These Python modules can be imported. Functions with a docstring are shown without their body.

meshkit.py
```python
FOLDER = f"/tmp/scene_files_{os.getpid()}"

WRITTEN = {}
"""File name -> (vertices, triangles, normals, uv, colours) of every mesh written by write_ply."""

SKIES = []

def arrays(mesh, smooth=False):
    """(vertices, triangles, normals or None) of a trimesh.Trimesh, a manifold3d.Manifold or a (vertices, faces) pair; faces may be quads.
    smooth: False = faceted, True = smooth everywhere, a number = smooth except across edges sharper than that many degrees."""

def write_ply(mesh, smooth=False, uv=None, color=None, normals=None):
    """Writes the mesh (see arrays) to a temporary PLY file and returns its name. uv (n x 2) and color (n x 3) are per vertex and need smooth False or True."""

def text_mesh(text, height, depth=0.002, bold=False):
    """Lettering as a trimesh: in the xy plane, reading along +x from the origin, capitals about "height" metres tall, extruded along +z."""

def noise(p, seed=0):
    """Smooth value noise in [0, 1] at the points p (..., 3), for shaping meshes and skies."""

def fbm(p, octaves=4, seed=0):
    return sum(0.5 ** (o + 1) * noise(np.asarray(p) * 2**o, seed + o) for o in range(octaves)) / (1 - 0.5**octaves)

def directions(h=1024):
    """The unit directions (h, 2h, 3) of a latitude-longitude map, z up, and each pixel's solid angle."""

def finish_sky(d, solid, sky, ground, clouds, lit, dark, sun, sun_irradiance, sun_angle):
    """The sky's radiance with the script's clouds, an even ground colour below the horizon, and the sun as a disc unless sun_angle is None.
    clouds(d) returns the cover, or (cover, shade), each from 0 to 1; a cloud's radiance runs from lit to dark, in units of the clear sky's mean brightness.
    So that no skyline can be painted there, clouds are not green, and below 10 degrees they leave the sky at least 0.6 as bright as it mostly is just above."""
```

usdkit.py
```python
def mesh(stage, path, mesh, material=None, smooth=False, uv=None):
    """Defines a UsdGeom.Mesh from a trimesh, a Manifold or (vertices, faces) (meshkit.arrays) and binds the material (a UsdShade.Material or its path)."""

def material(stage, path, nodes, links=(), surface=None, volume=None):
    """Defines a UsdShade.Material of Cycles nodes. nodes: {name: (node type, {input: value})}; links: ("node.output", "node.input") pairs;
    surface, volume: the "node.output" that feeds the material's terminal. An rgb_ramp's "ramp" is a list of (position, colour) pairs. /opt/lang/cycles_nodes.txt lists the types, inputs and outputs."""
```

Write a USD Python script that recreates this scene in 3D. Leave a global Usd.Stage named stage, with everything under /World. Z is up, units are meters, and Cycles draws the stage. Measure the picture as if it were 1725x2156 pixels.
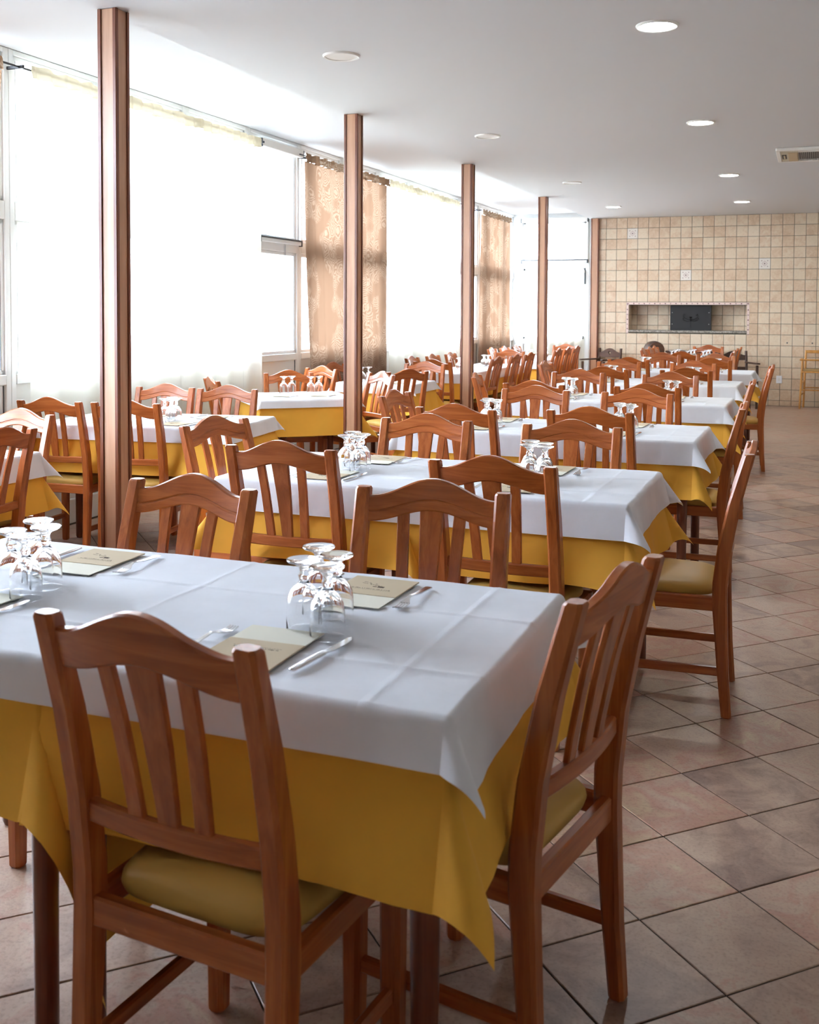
import math, random, re
import numpy as np, trimesh, shapely
from shapely.geometry import Polygon, box as sbox
import usdkit, meshkit
from pxr import Usd, UsdGeom, UsdLux, UsdShade, Sdf, Gf

stage = Usd.Stage.CreateInMemory()
UsdGeom.SetStageUpAxis(stage, 'Z'); UsdGeom.SetStageMetersPerUnit(stage, 1.0)
UsdGeom.Xform.Define(stage, '/World'); UsdGeom.Scope.Define(stage, '/World/Looks')
rng = random.Random(7); nrng = np.random.default_rng(7)

# ---------------------------------------------------------------- camera
HC, YAW, PITCH, ROLL, FPX, V0 = 1.4, .3662, .0408, -.0048, 2215.2, 747.3
F0 = np.array([-math.sin(YAW), math.cos(YAW), 0]); R0 = np.array([math.cos(YAW), math.sin(YAW), 0]); Z0 = np.array([0, 0, 1.])
F1 = F0 * math.cos(PITCH) - Z0 * math.sin(PITCH); U1 = Z0 * math.cos(PITCH) + F0 * math.sin(PITCH)
R2 = R0 * math.cos(ROLL) - U1 * math.sin(ROLL); U2 = U1 * math.cos(ROLL) + R0 * math.sin(ROLL)
AP = 36.0
cam = UsdGeom.Camera.Define(stage, '/World/camera')
m = Gf.Matrix4d(*R2, 0, *U2, 0, *(-F1), 0, 0, 0, HC, 1)
cam.AddTransformOp().Set(m)
cam.CreateHorizontalApertureAttr(AP); cam.CreateVerticalApertureAttr(AP * 2156 / 1725)
cam.CreateFocalLengthAttr(FPX * AP / 1725)
cam.CreateVerticalApertureOffsetAttr(-(1078 - V0) * AP / 1725)
cam.CreateHorizontalApertureOffsetAttr(0.0)
cam.CreateClippingRangeAttr(Gf.Vec2f(.05, 500))
cam.CreateFStopAttr(9.0); cam.CreateFocusDistanceAttr(4.2)
cam.CreateExposureAttr(2.95)
# ---------------------------------------------------------------- daylight: a bright overcast sky
dome = UsdLux.DomeLight.Define(stage, '/World/sky')
dome.CreateIntensityAttr(1.0); dome.CreateColorAttr(Gf.Vec3f(.82, .945, 1.13))

H1, H2, HV = 2.91, 3.03, -.05          # main ceiling, veranda ceiling, veranda floor
XW, XE, YB, YV, YR, XC = -4.71, 4.6, 16.9, 17.15, -3.2, -3.385

# ---------------------------------------------------------------- naming
used = {}
def numbered(parent, name):
    k = (str(parent), name); n = used.get(k, 0); used[k] = n + 1
    return f'{parent}/{name}' if n == 0 else f'{parent}/{name}_{n:03d}'
def P(p): return '/World' if p is None else str(p.GetPath()) if hasattr(p, 'GetPath') else str(p)
def data(prim, **kw):
    for k, v in kw.items():
        if v: prim.SetCustomDataByKey(k, v)
    return prim
def obj(name, mesh, mat, parent=None, smooth=False, **kw):
    if isinstance(mesh, MB): mesh = mesh.get()
    g = usdkit.mesh(stage, numbered(P(parent), name), mesh, mat, smooth=smooth)
    return data(g.GetPrim(), **kw)
def thing(name, label=None, cat=None, loc=(0, 0, 0), rot=0, group=None, kind=None):
    x = UsdGeom.Xform.Define(stage, numbered('/World', name))
    x.AddTranslateOp().Set(Gf.Vec3d(*map(float, loc))); x.AddRotateZOp().Set(float(rot))
    return data(x.GetPrim(), label=label, category=cat, group=group, kind=kind)
def place(prim, loc, rot=0):
    x = UsdGeom.Xformable(prim); o = x.GetOrderedXformOps()
    o[0].Set(Gf.Vec3d(*map(float, loc))); o[1].Set(float(rot))
def dup(src, label, loc, rot=0, group=None, cat=None, name=None, kind=None):
    x = UsdGeom.Xform.Define(stage, numbered('/World', name or re.sub(r'_\d{3}$', '', src.GetName())))
    p = x.GetPrim(); p.GetReferences().AddInternalReference(src.GetPath()); p.SetInstanceable(True)
    x.ClearXformOpOrder()
    x.AddTranslateOp().Set(Gf.Vec3d(*map(float, loc))); x.AddRotateZOp().Set(float(rot))
    was = src.GetCustomData()
    return data(p, label=label, category=cat or was.get('category'), group=group or was.get('group'), kind=kind or was.get('kind'))
class Proto:
    """The first use moves the built thing itself; later ones reference it."""
    def __init__(s, build): s.build = build; s.src = None
    def put(s, label, loc, rot=0, group=None):
        if s.src is None:
            s.src = s.build(); data(s.src, label=label, group=group); place(s.src, loc, rot); return s.src
        return dup(s.src, label, loc, rot, group)

# ---------------------------------------------------------------- mesh helpers
class MB:
    def __init__(s): s.v = []; s.f = []; s.n = 0
    def add(s, v, f):
        v = np.asarray(v, float); f = np.asarray(f, int)
        if f.shape[1] == 4: f = np.vstack([f[:, [0, 1, 2]], f[:, [0, 2, 3]]])
        s.v.append(v); s.f.append(f + s.n); s.n += len(v); return s
    def tm(s, t): return s.add(t.vertices, t.faces)
    def box(s, a, b):
        a, b = np.minimum(a, b), np.maximum(a, b)
        x0, y0, z0 = a; x1, y1, z1 = b
        v = [(x0, y0, z0), (x1, y0, z0), (x1, y1, z0), (x0, y1, z0), (x0, y0, z1), (x1, y0, z1), (x1, y1, z1), (x0, y1, z1)]
        return s.add(v, [(0, 3, 2, 1), (4, 5, 6, 7), (0, 1, 5, 4), (1, 2, 6, 5), (2, 3, 7, 6), (3, 0, 4, 7)])
    def cbox(s, a, b, c=.003):
        a = np.array(a, float); b = np.array(b, float); a, b = np.minimum(a, b), np.maximum(a, b); pts = []
        for i in (0, 1):
            for j in (0, 1):
                for k in (0, 1):
                    p = np.array([(a, b)[i][0], (a, b)[j][1], (a, b)[k][2]]); sg = np.array([1 - 2 * i, 1 - 2 * j, 1 - 2 * k]) * c
                    for ax in range(3):
                        q = p + sg; q[ax] = p[ax]; pts.append(q)
        h = trimesh.convex.convex_hull(np.array(pts)); return s.add(h.vertices, h.faces)
    def loft(s, rings, cap=True, closed=False):
        rings = [np.asarray(r, float) for r in rings]; n = len(rings[0]); v = np.vstack(rings); f = []
        K = len(rings)
        for i in range(K - (0 if closed else 1)):
            for j in range(n):
                a, b = i * n + j, i * n + (j + 1) % n; c, d = ((i + 1) % K) * n + (j + 1) % n, ((i + 1) % K) * n + j
                f.append((a, b, c, d))
        f = [(q[0], q[1], q[2]) for q in f] + [(q[0], q[2], q[3]) for q in f]
        if cap and not closed:
            v = np.vstack([v, rings[0].mean(0), rings[-1].mean(0)]); c0, c1 = K * n, K * n + 1
            for j in range(n):
                f.append((c0, (j + 1) % n, j)); f.append((c1, (K - 1) * n + j, (K - 1) * n + (j + 1) % n))
        return s.add(v, f)
    def lathe(s, prof, n=24, c=(0, 0, 0)):
        rings = [[(c[0] + r * math.cos(t), c[1] + r * math.sin(t), c[2] + z) for t in np.linspace(0, 2 * math.pi, n, endpoint=False)] for r, z in prof]
        return s.loft(rings)
    def tube(s, pts, r, n=8):
        pts = np.asarray(pts, float); rr = np.broadcast_to(np.asarray(r, float), (len(pts),)); rings = []
        for i, p in enumerate(pts):
            t = pts[min(i + 1, len(pts) - 1)] - pts[max(i - 1, 0)]; t /= np.linalg.norm(t)
            a = np.cross(t, [0, 0, 1.] if abs(t[2]) < .9 else [1., 0, 0]); a /= np.linalg.norm(a); b = np.cross(t, a)
            rings.append([p + rr[i] * (math.cos(w) * a + math.sin(w) * b) for w in np.linspace(0, 2 * math.pi, n, endpoint=False)])
        return s.loft(rings)
    def grid(s, fn, us, vs, flip=False):
        n, k = len(us), len(vs); v = [fn(u, w) for u in us for w in vs]; f = []
        for i in range(n - 1):
            for j in range(k - 1):
                q = (i * k + j, (i + 1) * k + j, (i + 1) * k + j + 1, i * k + j + 1); f.append(q[::-1] if flip else q)
        return s.add(v, f)
    def get(s): return trimesh.Trimesh(np.vstack(s.v), np.vstack(s.f), process=False)
def oct_ring(cx, cy, z, w, d, c=.006):
    a, b = w / 2, d / 2
    return [(cx - a + c, cy - b, z), (cx + a - c, cy - b, z), (cx + a, cy - b + c, z), (cx + a, cy + b - c, z), (cx + a - c, cy + b, z), (cx - a + c, cy + b, z), (cx - a, cy + b - c, z), (cx - a, cy - b + c, z)]
def prism(poly, z0, z1):
    return trimesh.creation.extrude_polygon(poly, z1 - z0, engine='earcut').apply_translation((0, 0, z0))
def bevel_slab(pts, z0, z1, c):
    """Convex polygon slab with a chamfered top edge. pts in xy, ccw."""
    p = np.asarray(pts, float); n = len(p); ctr = p.mean(0)
    d = ctr - p; L = np.linalg.norm(d, axis=1, keepdims=True); ins = p + d / np.maximum(L, 1e-6) * np.minimum(c * 1.4, L * .4)
    v = np.vstack([np.c_[p, np.full(n, z0)], np.c_[p, np.full(n, z1 - c * .7)], np.c_[ins, np.full(n, z1)]])
    f = []
    for j in range(n):
        k = (j + 1) % n
        for a in (0, n): f += [(a + j, a + k, a + n + k), (a + j, a + n + k, a + n + j)]
    for j in range(1, n - 1): f.append((2 * n, 2 * n + j, 2 * n + j + 1))
    return v, np.array(f)

# ---------------------------------------------------------------- materials
L = '/World/Looks/'
def srgb(r, g, b): return tuple(((c / 255 + .055) / 1.055) ** 2.4 if c > 10 else c / 255 / 12.92 for c in (r, g, b))
def simple(name, col, rough=.5, metal=0., spec=.5, **kw):
    return usdkit.material(stage, L + name, {'p': ('principled_bsdf', dict(base_color=col, roughness=rough, metallic=metal, specular_ior_level=spec, **kw))}, [], surface='p.BSDF')
def wood(name, dark, mid, light, axis, scale=1., rough=.25, rnd=.12, coat=0.):
    st = {'z': (38, 38, 2.2), 'x': (2.2, 38, 38), 'y': (38, 2.2, 38)}[axis]
    return usdkit.material(stage, L + name, {
        'tc': ('texture_coordinate', {}), 'oi': ('object_info', {}),
        'sh': ('vector_math', {'math_type': 'multiply_add', 'vector2': (1, 1, 1)}), 'cx': ('combine_xyz', {}), 'mr': ('math', {'math_type': 'multiply', 'value2': 9.0}),
        'mp': ('mapping', {'scale': tuple(q * scale for q in st)}),
        'n': ('noise_texture', {'scale': 1.0, 'detail': 5, 'roughness': .62, 'distortion': .6}),
        'r': ('rgb_ramp', {'ramp': [(.25, dark), (.5, mid), (.75, light)]}),
        'v': ('math', {'math_type': 'multiply_add', 'value2': rnd * 2, 'value3': 1 - rnd}),
        'h': ('hsv', {}),
        'p': ('principled_bsdf', {'roughness': rough, 'specular_ior_level': .55})},
        [('tc.object', 'sh.vector1'), ('oi.random', 'mr.value1'), ('mr.value', 'cx.x'), ('mr.value', 'cx.y'), ('cx.vector', 'sh.vector3'), ('sh.vector', 'mp.vector'), ('mp.vector', 'n.vector'),
         ('n.fac', 'r.fac'), ('oi.random', 'v.value1'), ('v.value', 'h.value'), ('r.color', 'h.color'), ('h.color', 'p.base_color'), ], surface='p.BSDF')
def cloth(name, col, bump=.15, rough=.85, sheen=0., weave=900., crease=0.):
    return usdkit.material(stage, L + name, {
        'tc': ('texture_coordinate', {}), 'n1': ('noise_texture', {'scale': weave, 'detail': 1}), 'n2': ('noise_texture', {'scale': 7, 'detail': 5, 'roughness': .6}),
        'r': ('rgb_ramp', {'ramp': [(.3, tuple(c * .93 for c in col)), (.7, col)]}),
        'm': ('math', {'math_type': 'multiply_add', 'value2': .06, 'value3': 0.}),
        'a': ('math', {'math_type': 'add'}),
        'b': ('bump', {'strength': bump, 'distance': .012}),
        'p': ('principled_bsdf', {'roughness': rough, 'sheen_weight': sheen, 'specular_ior_level': .2})},
        [('tc.object', 'n1.vector'), ('tc.object', 'n2.vector'), ('n2.fac', 'r.fac'), ('r.color', 'p.base_color'), ('n1.fac', 'm.value1'), ('m.value', 'a.value1'), ('n2.fac', 'a.value2'), ('a.value', 'b.height'), ('b.normal', 'p.normal')], surface='p.BSDF')
WD, WM, WL = srgb(134, 64, 26), srgb(168, 90, 42), srgb(190, 112, 60)
M_woodv = wood('chair_wood_upright', WD, WM, WL, 'z'); M_woodh = wood('chair_wood_across', WD, WM, WL, 'x'); M_woodd = wood('chair_wood_deep', WD, WM, WL, 'y')
M_tabw = wood('table_wood', srgb(80, 36, 18), srgb(106, 52, 27), srgb(124, 66, 36), 'z')
M_white = cloth('white_linen', srgb(232, 234, 238), bump=.12, rough=.8)
M_yel = cloth('yellow_linen', srgb(240, 180, 70), bump=.12, rough=.85)
M_seat = cloth('seat_leatherette', srgb(204, 162, 84), bump=.12, rough=.42, sheen=0, weave=500)
M_paint = simple('ceiling_paint', srgb(216, 217, 216), .9, spec=.2)
M_wallp = simple('wall_paint', srgb(226, 220, 208), .9, spec=.2)
M_alu = simple('white_aluminium', srgb(232, 234, 232), .35)
M_alug = simple('grey_gasket', srgb(70, 74, 76), .5)
M_panel = simple('white_panel', srgb(226, 226, 222), .55)
M_black = simple('black_metal', srgb(22, 22, 24), .45)
M_steel = simple('cutlery_steel', (.72, .72, .72), .18, metal=1.)
M_chrome = simple('bolt_steel', (.7, .7, .7), .3, metal=1.)
M_plast = simple('beige_plastic', srgb(205, 198, 172), .5); M_plastw = simple('white_plastic', srgb(232, 230, 222), .45); M_sock = simple('socket_plastic', srgb(240, 242, 244), .4)
M_plate = simple('plate_beige', srgb(196, 172, 134), .6)
M_napw = simple('napkin_paper', srgb(232, 228, 210), .9, spec=.2); M_napt = simple('kraft_paper', srgb(206, 188, 158), .9, spec=.2); M_ink = simple('brown_ink', srgb(70, 52, 44), .9, spec=.2)
M_tan = simple('trim_grey', srgb(214, 214, 210), .6)
def glass_pane(name, tint=(1, 1, 1)):
    return usdkit.material(stage, L + name, {'f': ('fresnel', {'IOR': 1.45}), 't': ('transparent_bsdf', {'color': tint}), 'g': ('glossy_bsdf', {'color': (1, 1, 1), 'roughness': .02}), 'm': ('mix_closure', {})},
                            [('f.fac', 'm.fac'), ('t.BSDF', 'm.closure1'), ('g.BSDF', 'm.closure2')], surface='m.closure')
M_pane = glass_pane('window_glass')
M_glass = usdkit.material(stage, L + 'drinking_glass', {'p': ('principled_bsdf', dict(base_color=(1, 1, 1), roughness=.02, ior=1.48, transmission_weight=1.0))}, [], surface='p.BSDF')
def sheer(name, col, transp, pattern=False, col2=None, fac=.38, refl=(1, 1, 1)):
    nodes = {'t': ('transparent_bsdf', {'color': (1, 1, 1)}), 'tr': ('translucent_bsdf', {'color': col}), 'd': ('diffuse_bsdf', {'color': tuple(min(.9, c * q) for c, q in zip(col, refl))}),
             'a': ('mix_closure', {'fac': fac}), 'm': ('mix_closure', {'fac': 1 - transp})}
    links = [('tr.BSDF', 'a.closure1'), ('d.BSDF', 'a.closure2'), ('t.BSDF', 'm.closure1'), ('a.closure', 'm.closure2')]
    if pattern:
        nodes.update({'tc': ('texture_coordinate', {}), 'mp': ('mapping', {'scale': (1, 1, 1)}), 'v': ('voronoi_texture', {'feature': 'f1', 'scale': 5.5, 'randomness': .75}),
                      'nz': ('noise_texture', {'scale': 9, 'detail': 2}), 'mx': ('mix_vector', {'fac': .07}),
                      's': ('math', {'math_type': 'multiply', 'value2': 62.}), 'si': ('math', {'math_type': 'sine'}), 'fl': ('noise_texture', {'scale': 26, 'detail': 2, 'distortion': 2.2}),
                      'ad': ('math', {'math_type': 'multiply_add', 'value2': .30, }), 'rr': ('rgb_ramp', {'ramp': [(.44, (0, 0, 0)), (.52, (1, 1, 1))]}), 'msk': ('noise_texture', {'scale': 3.2, 'detail': 1}), 'mr': ('rgb_ramp', {'ramp': [(.44, (0, 0, 0)), (.5, (1, 1, 1))]}),
                      'mm': ('math', {'math_type': 'multiply'}), 'c': ('mix', {'color1': col, 'color2': col2}), 'dm': ('mix', {'mix_type': 'multiply', 'fac': 1., 'color2': refl})})
        links += [('tc.object', 'mx.a'), ('tc.object', 'nz.vector'), ('nz.color', 'mx.b'), ('mx.result', 'v.vector'), ('v.distance', 's.value1'), ('s.value', 'si.value1'), ('si.value', 'ad.value1'), ('tc.object', 'fl.vector'), ('fl.fac', 'ad.value3'),
                  ('ad.value', 'rr.fac'), ('tc.object', 'msk.vector'), ('msk.fac', 'mr.fac'), ('rr.color', 'mm.value1'), ('mr.color', 'mm.value2'), ('mm.value', 'c.fac'), ('c.color', 'tr.color'), ('c.color', 'dm.color1'), ('dm.color', 'd.color')]
    return usdkit.material(stage, L + name, nodes, links, surface='m.closure')
M_cream = sheer('cream_voile', (.62, .60, .52), .24, refl=(1.4, 1.4, 1.4)); M_creamh = sheer('cream_heading', (.34, .30, .21), .0, fac=.62, refl=(2.3, 2.3, 2.3))
M_brown = sheer('brown_damask', (.135, .080, .048), .0, True, (.185, .125, .082), .42, (2.6, 2.7, 2.9)); M_brownh = sheer('brown_heading', (.12, .07, .04), .0, True, (.17, .125, .085), .6, (2.8, 3., 3.2))

# tiles: one material for separate pieces and for joined ones
def tile_mat(name, cols, scale, rough, speck, spec=.5, mul=.45):
    return usdkit.material(stage, L + name, {
        'g': ('geometry', {}), 'oi': ('object_info', {}), 'ad': ('math', {'math_type': 'add'}), 'fr': ('math', {'math_type': 'fraction'}),
        'k': ('math', {'math_type': 'multiply', 'value2': 31.}), 'cx': ('combine_xyz', {}), 'off': ('vector_math', {'math_type': 'add'}),
        'n': ('noise_texture', {'scale': scale, 'detail': 6, 'roughness': .62, 'distortion': .8}), 'r': ('rgb_ramp', {'ramp': cols}),
        'n2': ('noise_texture', {'scale': scale * .45, 'detail': 2}), 'sh': ('math', {'math_type': 'multiply_add', 'value2': .42, 'value3': -.21}), 'sum': ('math', {'math_type': 'add'}), 'sum2': ('math', {'math_type': 'multiply_add', 'value2': .5, 'value3': -.25}), 'sum3': ('math', {'math_type': 'add'}),
        'sp': ('noise_texture', {'scale': speck, 'detail': 2}), 'spr': ('rgb_ramp', {'ramp': [(.30, (.6, .57, .55)), (.5, (1, 1, 1))]}), 'mu': ('mix', {'mix_type': 'multiply', 'fac': mul}),
        'b': ('bump', {'strength': .25, 'distance': .002}),
        'p': ('principled_bsdf', {'roughness': rough, 'specular_ior_level': spec})},
        [('oi.random', 'ad.value1'), ('g.random_per_island', 'ad.value2'), ('ad.value', 'fr.value1'), ('fr.value', 'k.value1'), ('k.value', 'cx.x'), ('k.value', 'cx.z'), ('g.position', 'off.vector1'), ('cx.vector', 'off.vector2'),
         ('off.vector', 'n.vector'), ('off.vector', 'n2.vector'), ('fr.value', 'sh.value1'), ('sh.value', 'sum.value1'), ('n.fac', 'sum.value2'), ('n2.fac', 'sum2.value1'), ('sum2.value', 'sum3.value1'), ('sum.value', 'sum3.value2'), ('sum3.value', 'r.fac'),
         ('off.vector', 'sp.vector'), ('sp.fac', 'spr.fac'), ('r.color', 'mu.color1'), ('spr.color', 'mu.color2'), ('mu.color', 'p.base_color'), ('sp.fac', 'b.height'), ('b.normal', 'p.normal')], surface='p.BSDF')
M_ftile = tile_mat('floor_tile', [(.22, srgb(140, 112, 98)), (.4, srgb(172, 142, 122)), (.55, srgb(184, 156, 134)), (.68, srgb(178, 134, 114)), (.85, srgb(188, 162, 132))], 7., .38, 120.)
M_wtile = tile_mat('wall_tile', [(.2, srgb(206, 178, 148)), (.42, srgb(217, 193, 164)), (.6, srgb(223, 206, 180)), (.85, srgb(219, 200, 172))], 16., .3, 40., mul=.12)
M_grout = simple('floor_grout', srgb(78, 66, 56), .9, spec=.2); M_wgrout = simple('wall_grout', srgb(104, 100, 86), .9, spec=.2)
M_deco = simple('decor_tile_glaze', srgb(226, 220, 210), .3); M_motif = simple('motif_print', srgb(110, 62, 62), .4); M_motifp = simple('motif_pale_print', srgb(190, 160, 158), .4); M_bord = simple('border_glaze', srgb(226, 204, 194), .35)
M_granite = usdkit.material(stage, L + 'granite', {'g': ('geometry', {}), 'n': ('noise_texture', {'scale': 120, 'detail': 3}), 'r': ('rgb_ramp', {'ramp': [(.38, srgb(90, 86, 80)), (.5, srgb(150, 142, 128)), (.62, srgb(190, 184, 172))]}), 'p': ('principled_bsdf', {'roughness': .3})},
                             [('g.position', 'n.vector'), ('n.fac', 'r.fac'), ('r.color', 'p.base_color')], surface='p.BSDF')
CP = wood('column_panel', srgb(178, 132, 100), srgb(196, 150, 118), srgb(208, 164, 132), 'z', .6, .35, .05); CT = wood('column_trim', srgb(96, 52, 34), srgb(122, 70, 48), srgb(140, 84, 60), 'z', .8, .3, .05)
M_dark = wood('dark_walnut', srgb(52, 34, 26), srgb(74, 50, 38), srgb(92, 66, 52), 'x', 1, .35); M_darkv = wood('dark_walnut_upright', srgb(52, 34, 26), srgb(74, 50, 38), srgb(92, 66, 52), 'z', 1, .35)
M_pine = wood('pale_beech', srgb(188, 128, 60), srgb(212, 154, 80), srgb(226, 172, 100), 'z', .8, .4); M_straw = cloth('straw_seat', srgb(190, 160, 110), bump=.5, weave=300)
M_side = wood('sideboard_wood', srgb(150, 88, 54), srgb(176, 108, 70), srgb(188, 122, 84), 'x', .6, .4)
def emit(name, col, st): return usdkit.material(stage, L + name, {'e': ('emission', {'color': col, 'strength': st})}, [], surface='e.emission')
M_ground = simple('terrace_concrete', srgb(130, 129, 126), .95, spec=.1)

# ================================================================ the setting
FT, FD = .2944, .4163; FX, FY = -.1401, 5.1175
def proj(x, y, z):
    d = np.array([x, y, z - HC]); zc = d @ F1
    return (862.5 + FPX * (d @ R2) / zc, V0 - FPX * (d @ U2) / zc, zc) if zc > .05 else (9e9, 9e9, zc)
floor = thing('floor', 'terracotta-beige tiled floor laid diagonally', 'floor', kind='structure')
bed = MB(); bed.box((XC, YR, -.12), (XE, YB + .1, -.003)); bed.box((XW, YR, -.18), (XC, YV, HV - .003)); obj('grout_bed', bed, M_grout, floor)
obj('step_edge', MB().cbox((XC - .012, YR, HV - .01), (XC + .002, YB, -.0005), .002), M_ftile, floor)
tiles = []
main_area, ver_area = sbox(XC + .004, YR + .02, XE - .02, YB - .02), sbox(XW + .05, YR + .02, XC - .014, YV - .03)
g = .0022; h = FD / 2
for i in range(-70, 70):
    for j in range(-70, 70):
        cx, cy = FX + (i + j) * h + h * 0, FY + (i - j) * h
        cy += h
        if not (XW - .3 < cx < XE + .3 and YR - .3 < cy < YV + .3): continue
        k = h - g * 1.414
        sq = Polygon([(cx - k, cy), (cx, cy - k), (cx + k, cy), (cx, cy + k)])
        for area, z in ((main_area, 0.), (ver_area, HV)):
            q = sq.intersection(area)
            if q.is_empty or q.area < 2e-4: continue
            pts = np.array(shapely.geometry.polygon.orient(q, 1).exterior.coords)[:-1]
            u, v, zc = proj(cx, cy, z)
            vis = zc > .3 and -60 < u < 1790 and v < 2220
            open_aisle = cx > -.75 and vis
            tiles.append((0 if open_aisle and cy < 11 else 1 if vis else 2, math.hypot(cx, cy), pts, z))
tiles.sort(key=lambda t: (t[0], t[1]))
rest = MB()
for n, (a, b, pts, z) in enumerate(tiles):
    v, f = bevel_slab(pts, z - .009, z + rng.uniform(-.0004, .0004), .0018)
    if n < 300 and a < 2: obj('tile', (v, f), M_ftile, floor)
    else: rest.add(v, f)
obj('far_tiles', rest, M_ftile, floor, kind='stuff')

obj('ceiling', MB().box((XC, YR, H1), (XE, YB + .1, H1 + .25)).box((XW - .05, YR, H2), (XC, YV + .1, H1 + .25)), M_paint, None, label='plain white painted ceiling with a low step along the columns', category='ceiling', kind='structure')
obj('wall_right', MB().box((XE, YR, -.1), (XE + .15, YB, H1)), M_wallp, None, label='cream wall closing the room outside the photo on the right', category='wall', kind='structure')
obj('wall_rear', MB().box((XW, YR - .15, -.2), (XE, YR, H2)), M_wallp, None, label='cream wall closing the room behind the camera', category='wall', kind='structure')
obj('terrace', MB().box((-45, -30, -.35), (XW - .1, 60, -.25)).box((XW - .1, YV + .3, -.35), (40, 60, -.25)), M_ground, None, label='pale concrete terrace outside the windows', category='terrace', kind='structure')
# window wall on the left
MS, M0 = .9925, 5.28; KA, KB = -4, 12
ya, yb_ = M0 + KA * MS, M0 + KB * MS
wl = MB().box((XW - .12, YR, -.2), (XW, ya, H2)).box((XW - .1, ya, 3.03), (XW, YV, H2 + .05)).box((XW - .1, yb_, -.2), (XW, YV + .1, H2))
obj('wall_left', wl, M_alu, None, label='white header and end strips of the glazed wall', category='wall', kind='structure')
def window_unit():
    t = thing('window_1', None, 'window', kind='structure')
    x0, x1 = -.07, 0.0; e = MS / 2
    for y in (-e, e - .045): obj('stile', MB().cbox((x0, y, HV - .05), (x1, y + .045, 3.03), .004), M_alu, t)
    y0, y1 = -e + .045, e - .045
    for z0, z1, o in ((HV - .05, .11, .0), (.93, .995, .004), (1.965, 2.08, .0), (2.995, 3.03, .0)): obj('rail', MB().cbox((x0, y0, z0), (x1 + o, y1, z1), .004), M_alu, t)
    obj('lower_panel', MB().cbox((-.045, y0, .11), (-.025, y1, .93), .002), M_panel, t)
    for z0, z1, nm in ((.995, 1.965, 'lower_pane'), (2.08, 2.995, 'upper_pane')):
        s = .03; f = MB()
        f.cbox((-.06, y0, z0), (-.012, y0 + s, z1), .003).cbox((-.06, y1 - s, z0), (-.012, y1, z1), .003).cbox((-.06, y0, z0), (-.012, y1, z0 + s), .003).cbox((-.06, y0, z1 - s), (-.012, y1, z1), .003)
        sash = obj('sash', f, M_alu, t)
        gk = MB(); w = .004
        gk.box((-.02, y0 + s, z0 + s), (-.014, y0 + s + w, z1 - s)).box((-.02, y1 - s - w, z0 + s), (-.014, y1 - s, z1 - s))
        obj('gasket', gk, M_alug, sash)
        obj(nm, MB().add([(-.036, y0 + s, z0 + s), (-.036, y1 - s, z0 + s), (-.036, y1 - s, z1 - s), (-.036, y0 + s, z1 - s)], [(0, 1, 2, 3)]), M_pane, sash)
    gk = MB(); gk.box((-.03, y1 - .006, .115), (-.02, y1, .925)).box((-.03, y0, .115), (-.02, y0 + .006, .925)); obj('panel_gasket', gk, M_alug, t)
    return t
wproto = None
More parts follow.
